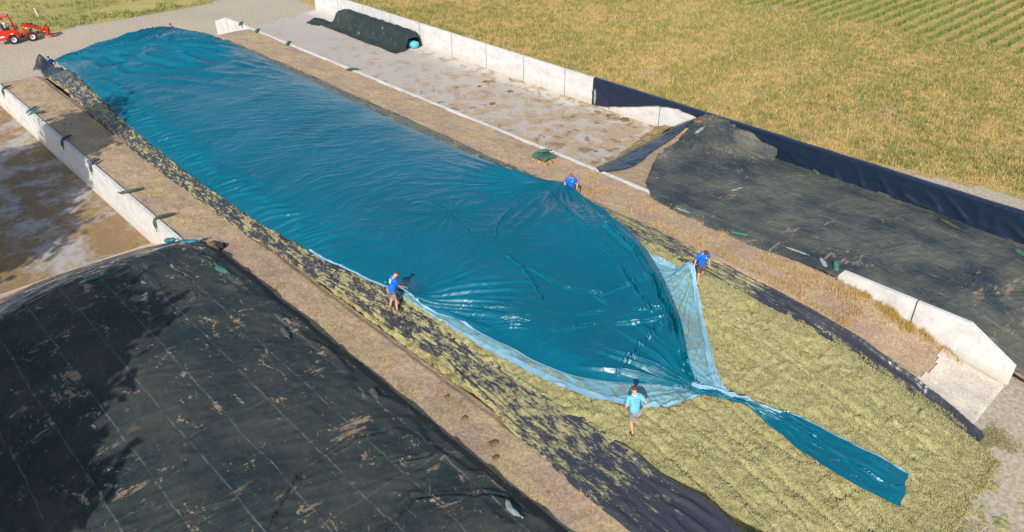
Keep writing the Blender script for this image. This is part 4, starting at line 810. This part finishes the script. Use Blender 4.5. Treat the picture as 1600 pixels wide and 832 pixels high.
    skin_mesh('shorts' if not long else 'trousers', V, E, Rr, roots, shorts, r)
    for (h0, kn, an, ft) in legs:
        sgn = 1 if h0.x > 0 else -1; V = []; E = []; Rr = []
        a = add(ft + V3(0, -.05, .05), .046); roots = {a}; b = add(ft + V3(0, .04, .045), .050, a); c = add(ft + V3(sgn * .015, .13, .038), (.048, .036), b); add(ft + V3(sgn * .02, .19, .032), (.038, .028), c); add(ft + V3(0, -.02, .12), .046, a)
        skin_mesh('shoe', V, E, Rr, roots, M_shoe, r, 1)
    return r
def sz(x, y): return float(silage0(np.array(float(x)), np.array(float(y))))
person((13.62, 21.05, 2.20), 108, 'person in blue shirt and grey shorts pulling the left tarpaulin edge', M_shirt, M_grey, M_hair, (-.22, .42, 1.02), (.10, .52, .98), lean=14, headp=28, feet=((-.16, -.08, 0), (.17, .10, 0)), back_print=M_white)
person((15.39, 10.68, 1.90), 28, 'person in light blue shirt with white collar walking away on the silage', M_shirt2, M_grey, M_hair, (-.34, .10, 1.04), (.36, .12, 1.04), lean=12, headp=12, feet=((-.06, -.16, .0), (.08, .20, .03)), back_print=M_greyprint, chest=False, collar=M_white)
person((24.12, 14.30, 1.95), 212, 'person in blue shirt and brown shorts holding the clear film, head bowed', M_shirt, M_brown, M_hair, (-.34, .06, .84), (.38, .16, .90), lean=10, headp=42, feet=((-.12, -.22, .04), (.11, .12, 0)))
person((25.72, 23.0, 1.80), 232, 'person in blue shirt behind the right tarpaulin edge near the pallet', M_shirt, M_brown, M_hair2, (-.30, .22, .92), (.30, .24, .90), lean=14, headp=18, feet=((-.12, -.05, 0), (.12, .05, 0)))
person((14.30, 64.75, sz(14.3, 64.7) - .22), 200, 'person in blue shirt half hidden behind the far left tarpaulin corner', M_shirt, M_grey, M_hair, (-.30, .30, 1.15), (.28, .28, 1.1), lean=8, headp=15)
person((24.05, 66.1, .95), 190, 'person in blue shirt half hidden behind the far tarpaulin peak by the road', M_shirt, M_grey, M_hair, (-.30, .30, 1.2), (.28, .25, 1.15), lean=8, headp=15)

# ------------------------------------------------------------------ compact loader
ld = empty('wheel_loader', (16.2, 79.55, 0.006), rad(-3)); tag(ld, 'red compact wheel loader with a roll bar driving in from the left', 'loader')
LR = ld      # local +X is forward
def wheel(x, y, r=.40, w_=.26):
    wr = MB(); wr.lathe((0, 0, 0), [(-w_ / 2, r * .55), (-w_ / 2, r * .88), (-w_ * .38, r * .98), (w_ * .38, r * .98), (w_ / 2, r * .88), (w_ / 2, r * .55)], 'Y', 28)
    for k in range(22):
        a = 2 * math.pi * k / 22
        for sg in (-1, 1): wr.box((math.cos(a + sg * .07) * r * .985, sg * w_ * .23, math.sin(a + sg * .07) * r * .985), (.035, w_ * .42, .035), Matrix.Rotation(-a, 4, 'Y').to_3x3())
    ty = wr.build('tyre', M_tyre, None, False)
    hub = empty('wheel', (x, y, r), 0, LR); ty.parent = hub
    rm = MB(); sg = -1 if y < 0 else 1; rm.lathe((0, 0, 0), [(-w_ / 2 * .95, r * .56), (-w_ * .2, r * .50), (-w_ * .15, r * .2), (-w_ * .3, r * .15), (-w_ * .3, 0)] if sg < 0 else [(w_ / 2 * .95, r * .56), (w_ * .2, r * .50), (w_ * .15, r * .2), (w_ * .3, r * .15), (w_ * .3, 0)], 'Y', 24); rm.build('rim', M_rim, hub, True)
    hb = MB(); hb.lathe((0, sg * w_ * .30, 0), [(-.03, 0), (-.03, r * .18), (.03, r * .18), (.03, 0)], 'Y', 12); hb.build('hub_cap', M_red, hub)
for x in (-.95, .52):
    for y in (-.50, .50): wheel(x, y)
mb = MB(); mb.prism([(-2.1, .42), (-1.42, .40), (-1.36, .72), (-1.1, .86), (-.75, .86), (-.52, .62), (-.30, .50), (-.22, .80), (-.55, 1.12), (-.9, 1.18), (-1.0, 1.18), (-2.05, 1.22), (-2.2, .9)], -.44, .44); mb.build('rear_body', M_red, LR)
for y0_, y1_ in ((-.66, -.44), (.44, .66)):
    mb = MB(); mb.prism([(-1.34, .44), (-1.36, .80), (-1.12, .94), (-.74, .94), (-.50, .66), (-.54, .60), (-.78, .86), (-1.1, .86), (-1.28, .72)], y0_, y1_); mb.build('mudguard', M_red, LR)
mb = MB(); mb.box((-.15, 0, .48), (.5, .3, .28), bev=.03); mb.build('articulation_joint', M_blackm, LR)
mb = MB(); mb.prism([(.0, .38), (.95, .38), (.98, .62), (.30, .92), (.28, 1.36), (.02, 1.45), (-.02, 1.3), (.08, .8)], -.22, .22); mb.build('front_frame', M_red, LR)
mb = MB(); mb.box((-1.15, 0, 1.26), (.5, .5, .12), bev=.04); mb.box((-1.42, 0, 1.50), (.12, .48, .46), bev=.04); mb.build('seat', M_blackm, LR)
mb = MB(); mb.box((-.42, 0, 1.20), (.22, .34, .34), bev=.03); mb.build('dashboard', M_blackm, LR)
mb = MB(); mb.tube([(-.5, 0, 1.36), (-.62, 0, 1.5)], .02, 6); c = Vector((-.63, 0, 1.5)); mb.tube([c + V3(math.sin(t) * .08, math.cos(t) * .18, math.sin(t) * .15) for t in [i * math.pi / 8 for i in range(17)]], .015, 6, cap=False); mb.build('steering_wheel', M_blackm, LR)
for y in (-.46, .46):
    mb = MB(); mb.tube([(-.40, y, .80), (-.48, y, 1.3), (-.66, y, 2.2), (-.76, y, 2.32), (-1.7, y, 2.36), (-1.85, y, 2.25), (-1.95, y, 1.2)], .045, 8); mb.build('roll_bar', M_red, LR, True)
mb = MB(); mb.box((-1.25, 0, 2.38), (.95, .98, .04), bev=.01); mb.build('roof', M_red, LR)
mb = MB(); mb.box((-.74, -.2, 2.42), (.12, .14, .1), bev=.02); mb.build('work_lamp', M_blackm, LR)
for y in (-.24, .24):
    mb = MB(); mb.tube([(.10, y, 1.40), (.9, y, 1.10), (1.55, y, .74), (1.78, y, .50)], [.07, .08, .075, .06], 4, sq=1.2); mb.build('lift_arm', M_red, LR)
    mb = MB(); mb.tube([(.25, y * .8, .62), (.8, y * .8, .92)], .04, 8); mb.tube([(.7, y * .8, .87), (1.15, y * .8, 1.0)], .022, 8, mi=1); mb.build('lift_cylinder', [M_blackm, M_chrome], LR, True)
for p_, d_ in (((.9, 0, 1.12), (.10, .52, .10)), ((1.6, 0, .70), (.08, .52, .12))):
    mb = MB(); mb.box(p_, d_); mb.build('cross_tube', M_red, LR)
mb = MB(); mb.tube([(.35, 0, 1.44), (.95, 0, 1.34)], .045, 8); mb.tube([(.85, 0, 1.36), (1.5, 0, 1.02)], .025, 8, mi=1); mb.build('tilt_cylinder', [M_blackm, M_chrome], LR, True)
for y in (-.2, .2):
    mb = MB(); mb.tube([(.2, y, 1.48), (.7, y, 1.38), (1.2, y * .6, 1.12), (1.6, y * .4, .96)], .018, 6); mb.build('hose', M_blackm, LR, True)
mb = MB(); mb.prism([(1.72, .16), (1.80, .16), (2.0, .95), (1.86, 1.02), (1.74, .8)], -.42, -.30); mb.prism([(1.72, .16), (1.80, .16), (2.0, .95), (1.86, 1.02), (1.74, .8)], .30, .42); mb.box((1.80, 0, .38), (.06, .7, .12)); mb.box((1.88, 0, .85), (.06, .7, .10)); mb.build('tool_carrier', M_red, LR)
mb = MB(); mb.box((2.02, 0, .62), (.05, 1.0, .75), bev=.01); mb.build('fork_frame', M_blackm, LR)
for y in (-.32, .32):
    mb = MB(); mb.prism([(1.95, .12), (2.55, .14), (2.55, .19), (2.02, .24), (2.02, .6), (1.95, .6)], y - .07, y + .07); mb.build('fork', M_red, LR)
for p in ((.15, -.24, 1.22), (1.62, -.30, .60)):
    mb = MB(); mb.box(p, (.16, .03, .08)); mb.build('yellow_sticker', M_yel, LR)
for p_, d_ in (((-1.75, -.452, .72), (.42, .012, .12)), ((-.95, -.668, .90), (.22, .012, .08)), ((.3, -.228, 1.1), (.16, .012, .08))):
    mb = MB(); mb.box(p_, d_); mb.build('white_sticker', M_white, LR)
mb = MB(); mb.lathe((-.05, -.28, .62), [(-.02, 0), (-.02, .05), (.02, .05), (.02, 0)], 'Y', 10); mb.build('reflector', M_yel, LR)
dr = person((16.2 - 1.22, 79.6, 1.22), 93, 'person in pale shirt and dark trousers driving the red loader', M_shirt3, M_navy, M_hair2, (-.16, .50, .36), (.16, .50, .36), lean=-6, headp=12, feet=((-.14, .70, -.36), (.14, .70, -.36)), knees=((-.14, .42, .10), (.14, .42, .10)), long=False, seated=True, chest=False, skinm=M_skin2)
# marker post on the verge
mb = MB(); mb.box((0, 0, .5), (.11, .04, 1.0), bev=.012); mb.box((0, 0, .82), (.115, .045, .1), mi=1)
o = mb.build('marker_post', [M_whitep, M_whitep]); o.location = (19.3, 86.3, .2); o.rotation_euler = (0, rad(-9), 0); tag(o, 'white leaning marker post in the grass beyond the road', 'post')

# ------------------------------------------------------------------ clods, scraps and weeds
def clod(x, y, z, r, label, mat=M_clod, flat=.32, name='clod', cat='clod'):
    n = 14; m = 8; vs = []; fs = []
    for j in range(m + 1):
        for i in range(n):
            th = 2 * math.pi * i / n; ph = math.pi * j / m; d = 1 + .55 * float(pn(np.array(math.cos(th) * 1.7 + x), np.array(math.sin(th) * 1.7 + ph * 1.3 + y), 301))
            vs.append((r * d * math.sin(ph) * math.cos(th), r * d * .8 * math.sin(ph) * math.sin(th), r * flat * d * math.cos(ph)))
    for j in range(m):
        for i in range(n): fs.append((j * n + i, j * n + (i + 1) % n, (j + 1) * n + (i + 1) % n, (j + 1) * n + i))
    mb = MB(); mb.add(vs, fs); o = mb.build(name, mat, None, True); o.location = (x, y, z + r * flat * .35); tag(o, label, cat, 'clods of old silage'); return o
for (x, y, r, lb) in [(40.0, 31.1, .34, 'largest dark clod on the bay floor below the dark wall cover'), (39.7, 32.4, .22, 'smaller dark clod next to the largest one at the far wall foot'), (38.3, 43.5, .20, 'dark clod on the bay floor half way along the white wall'), (37.3, 43.0, .16, 'small dark clod left of the one half way along the wall'), (38.2, 40.6, .24, 'dark clod amid brown stains in the middle of the bay'), (35.5, 39.6, .22, 'brown clod in a brown stain near the middle of the bay'), (34.2, 44.6, .10, 'tiny dark clod alone on the grey bay floor'), (34.6, 29.0, .14, 'dark clod on the bay floor above the pallet')]:
    clod(x, y, 0, r, lb)
for (x, y, r, lb) in [(12.2, 16.1, .10, 'brown crumb pile on the earth strip beside the folded black plastic'), (11.0, 14.3, .08, 'small brown clod at the edge of the net on the earth strip'), (11.95, 14.9, .12, 'dark brown clod lying in the middle of the earth strip'), (11.85, 13.4, .15, 'largest brown clod on the earth strip'), (11.5, 12.9, .12, 'little clod just below the largest one on the earth strip'), (12.2, 59.4, .10, 'small black scrap on the far end of the left earth strip')]:
    clod(x, y, 1.86, r, lb)
for k, (x, y, r, lb) in enumerate([(10.55, 31.3, .28, 'black crumpled scrap behind the wall end'), (10.95, 31.1, .25, 'brown crumpled scrap at the tip of the scrap pile'), (11.15, 30.7, .22, 'dark scrap on the earth strip beside the wall end'), (10.75, 30.5, .30, 'dark scrap covering the corner of the net')]):
    clod(x, y, 1.9, r, lb, M_clod if k % 2 else M_net_b, .55, 'plastic_scrap', 'scrap')
clod(39.3, 24.95, 1.75, .35, 'crumpled dirty scrap at the top corner of the dark blue strip', M_clod, .5, 'plastic_scrap', 'scrap')
clod(38.9, 25.2, 1.55, .28, 'smaller crumpled scrap at the top corner of the dark blue strip', M_net_b, .5, 'plastic_scrap', 'scrap')
def blades(name, pts, hmin, hmax, wd, mat, lean=.5, nb=3, spread=.06, seed=1, label=None, cat=None, kind='stuff'):
    rg = np.random.RandomState(seed); P = np.repeat(pts, nb, axis=0); n = len(P)
    P = P + np.concatenate([rg.normal(0, spread, (n, 2)), np.zeros((n, 1))], 1); h = rg.uniform(hmin, hmax, n); a = rg.uniform(0, 2 * math.pi, n); l = rg.uniform(0, lean, n)
    b = rg.uniform(0, 2 * math.pi, n); wx_, wy_ = np.cos(a) * wd, np.sin(a) * wd; tx, ty = np.cos(b) * l * h, np.sin(b) * l * h
    v0 = P + np.stack([wx_, wy_, 0 * h - .02], 1); v1 = P - np.stack([wx_, wy_, 0 * h + .02], 1); v2 = P + np.stack([tx * .5 - wx_ * .7, ty * .5 - wy_ * .7, h * .6], 1); v3 = P + np.stack([tx * .5 + wx_ * .7, ty * .5 + wy_ * .7, h * .6], 1); v4 = P + np.stack([tx, ty, h], 1)
    V = np.stack([v0, v1, v2, v3, v4], 1).reshape(-1, 3); i = np.arange(n) * 5
    F = np.concatenate([np.stack([i, i + 1, i + 2], 1), np.stack([i, i + 2, i + 3], 1), np.stack([i + 3, i + 2, i + 4], 1)], 0)
    o = npmesh(name, V, F, mat, None, False); tag(o, label, cat, kind=kind); return o
rg = np.random.RandomState(3)
def fz(x, y): return .006 + .10 * fbm(x * .25, y * .25, 71, 3) + .10
def field_pts(n, x0, x1, y0, y1, thr, seed, sc=.22):
    r = np.random.RandomState(seed); x = x0 + (x1 - x0) * r.rand(n) ** 1.25; y = r.uniform(y0, y1, n)
    d = .42 * fbm(x * sc * .5, y * sc, 401, 4) + .55 * fbm(x * 1.1, y * 1.1, 402, 3) + r.normal(0, .22, n) + .25 * sm(44, 62, x) * sm(75, 20, y) - .05; k = (d > thr) & (np.where(y > 20, x > 42.0, x > 45.4 + 1.9 * sm(17, 9, y))) & ~(x > 75.2 + .9 * np.sin(y * .7) + .05 * (30 - y))
    x, y = x[k], y[k]; return np.stack([x, y, fz(x, y)], 1)
blades('green_regrowth', field_pts(115000, 42, 92, -2, 80, .02, 11), .12, .38, .017, M_green, .45, 3, .10, 12, 'scattered green shoots across the yellow stubble field', 'regrowth')
blades('stubble', field_pts(70000, 42, 90, -2, 78, -.45, 13), .10, .26, .018, M_straw, .6, 2, .10, 14, 'short yellow straw stubble covering the field', 'stubble')
# maize rows in the far corner, running away from the pits
pts = []; r = np.random.RandomState(8)
for yr_ in np.arange(-12, 75, 1.36):
    x0 = 74.6 + .5 * r.rand() + .9 * math.sin(yr_ * .7) + .05 * (30 - yr_)
    x = np.arange(x0, 125, .16); k = r.rand(len(x)) < .9; x = x[k]; y = yr_ + r.normal(0, .10, len(x)) + 0 * x; pts.append(np.stack([x, y, fz(x, y)], 1))
blades('maize_rows', np.concatenate(pts), .3, .6, .034, M_crop, .7, 7, .07, 15, 'straight green crop rows in the far right corner of the field', 'crop rows')
# dry grass along the tapered wall and on the right strip
r = np.random.RandomState(21); y = np.concatenate([r.uniform(5.2, 10.6, 480), r.normal(8.1, .5, 260), r.uniform(7.0, 7.6, 160)]); x = 29.33 - np.abs(r.normal(0, .28, len(y))) * (.6 + .8 * (fbm(y * 1.2, y * 0, 411, 2) > 0))
k = fbm(x * 2, y * 1.6, 412, 2) > -.12; x, y = x[k], y[k]
blades('dry_grass', np.stack([x, y, berm_r(x, y)], 1), .07, .30, .010, M_dry, .7, 3, .05, 22, 'fringe of dry yellow grass at the foot of the tapered white wall', 'dry grass')
n = 4800; x = r.uniform(26.7, 29.1, n); y = 9 + 17 * r.rand(n) ** 1.2; dn = fbm(x * .8, y * .8, 413, 3); k = (dn + .35 * sm(19, 12, y) + .25 * sm(27.5, 26.7, x) + r.normal(0, .22, n) > .38); x, y = x[k], y[k]
blades('dry_weeds', np.stack([x, y, berm_r(x, y)], 1), .06, .24, .010, blade_mat('orange_weeds', [(.50, .32, .12), (.47, .34, .17), (.38, .22, .09)]), .8, 3, .05, 23, 'thin orange dry weeds on the right earth strip below the nets', 'dry weeds')
n = 5000; x = np.concatenate([r.uniform(10.9, 12.5, n), r.uniform(26.7, 29.2, 1500)]); y = np.concatenate([r.uniform(8, 60, n), r.uniform(28, 62, 1500)]); dn = fbm(x * .9, y * .9, 414, 3); k = dn > .34; x, y = x[k], y[k]; z = np.where(x < 20, berm_l(x, y), berm_r(x, y))
blades('sparse_weeds', np.stack([x, y, z], 1), .04, .12, .009, blade_mat('sparse_weed', [(.40, .27, .12), (.30, .26, .08), (.36, .20, .08)]), .9, 3, .05, 24, 'sparse withered weeds on the two earth strips', 'dry weeds')
n = 9000; x = r.uniform(8, 60, n); y = 81.2 + 40 * r.rand(n) ** 1.6; k = (fbm(x * .25, y * .4, 415, 3) > -.1) & (y > 80.9 + .5 * pn(x * .2, x * 0, 63) + .2); x, y = x[k], y[k]
blades('verge_grass', np.stack([x, y, .1 + .18 * sm(0, 4, y - 81) + 0 * x], 1), .10, .34, .03, M_green, .7, 3, .15, 25, 'longer green grass on the bank beyond the road', 'grass')

# ------------------------------------------------------------------ trees left of the picture (they throw the broad shade)
def tree(loc, h, rx, seed, label, vz=.18):
    r = empty('leafy_tree', loc); tag(r, label, 'tree', 'leafy trees beyond the left edge')
    rg = np.random.RandomState(seed); mb = MB(); ch = h * .62
    mb.tube([(0, 0, -.2), (.1, 0, h * .25), (-.05, .1, h * .5), (0, 0, h * .85)], [.30, .22, .15, .05], 10)
    for k in range(9):
        a = k * 2.4; z0 = h * (.28 + .05 * k); mb.tube([(0, 0, z0), (math.cos(a) * rx * .4, math.sin(a) * rx * .4, z0 + h * .10), (math.cos(a) * rx * .8, math.sin(a) * rx * .8, z0 + h * .16)], [.10, .07, .03], 6)
    mb.build('trunk', M_bark, r, True)
    n = 9000; cl = 60; cc = rg.normal(0, 1, (cl, 3)); cc /= np.linalg.norm(cc, axis=1)[:, None]; cc *= rg.uniform(.35, 1, (cl, 1)) ** .6; C_ = cc * np.array([rx, rx, h * vz]) + np.array([0, 0, h * .62])
    ci = rg.randint(0, cl, n); P = C_[ci] + rg.normal(0, 1, (n, 3)) * np.array([rx * .17, rx * .17, h * .04]); s_ = rg.uniform(.20, .36, n)
    A = rg.normal(0, 1, (n, 3)); A /= np.linalg.norm(A, axis=1)[:, None]; B = np.cross(A, rg.normal(0, 1, (n, 3))); B /= np.linalg.norm(B, axis=1)[:, None]
    V = np.stack([P - A * s_[:, None], P - B * s_[:, None] * .6, P + A * s_[:, None], P + B * s_[:, None] * .6], 1).reshape(-1, 3); i = np.arange(n) * 4
    npmesh('crown', V, np.stack([i, i + 1, i + 2, i + 3], 1), M_leaf, r, False); return r
def tree_at(px, py, pz, h, rx, seed, label):      # a tree whose shade falls on the point (px, py, pz)
    k = (h * .62 - pz) / math.tan(rad(SUN_EL)); a = rad(SUN_AZ - 180); tree((px - math.sin(a) * k, py - math.cos(a) * k, 0), h, rx, seed, label)
tree_at(8.9, 47.8, 1.8, 19, 2.7, 1, 'leafy tree beyond the left edge shading the far part of the low wall')
tree_at(5.0, 48.5, 0, 20, 4.0, 2, 'leafy tree beyond the left edge shading the muddy bay floor')
tree_at(2.2, 26.2, 2.6, 15, 3.1, 3, 'leafy tree beyond the left edge shading the middle of the left net')
tree_at(-1.6, 20.5, 2.6, 15, 3.2, 4, 'leafy tree beyond the left edge shading the lower left corner')
tree_at(3.5, 42.5, 0, 18, 3.6, 5, 'leafy tree beyond the left edge shading the near bay floor')

# silage crumbs trodden over the gravel in front of the heap
r = np.random.RandomState(77); n = 16000; a = r.exponential(.8, n); x = r.uniform(17, 26.5, n); y = 3.3 + .0 * x - a * 1.1; x = x + r.normal(0, .3, n) + a * .3
k = (fbm(x * .7, y * .7, 501, 3) + r.normal(0, .15, n) > .02 + .10 * a) & (x < 30); x, y = x[k], y[k]
blades('silage_crumbs', np.stack([x, y, x * 0 + .012], 1), .01, .04, .014, M_silage, 1.6, 2, .05, 78, 'loose silage crumbs scattered over the gravel at the foot of the heap', 'silage crumbs')

# loose fibres lying on the silage and on the crumbs of the plastic
r = np.random.RandomState(91); n = 190000; x = r.uniform(13.9, 26.1, n); y = 2.3 + 13.5 * r.rand(n) ** 1.15; z = silage(x, y) + .02; k = (z > .06) & (x > ip(y, FO) - .8 * (y < 10.2)) 
k = ((z > .06) & ((x > np.where(y > 10.2, np.maximum(lip(y, TR) + .1, 0), 14.75)) | ((x < lip(y, FO) - .1) & (x > 14.7) & (y > 10.2)))); x, y, z = x[k], y[k], z[k]
blades('silage_fibres', np.stack([x, y, z], 1), .012, .05, .013, M_fibre, 2.4, 1, .02, 92, 'loose chopped fibres all over the yellow-green silage', 'silage fibres')
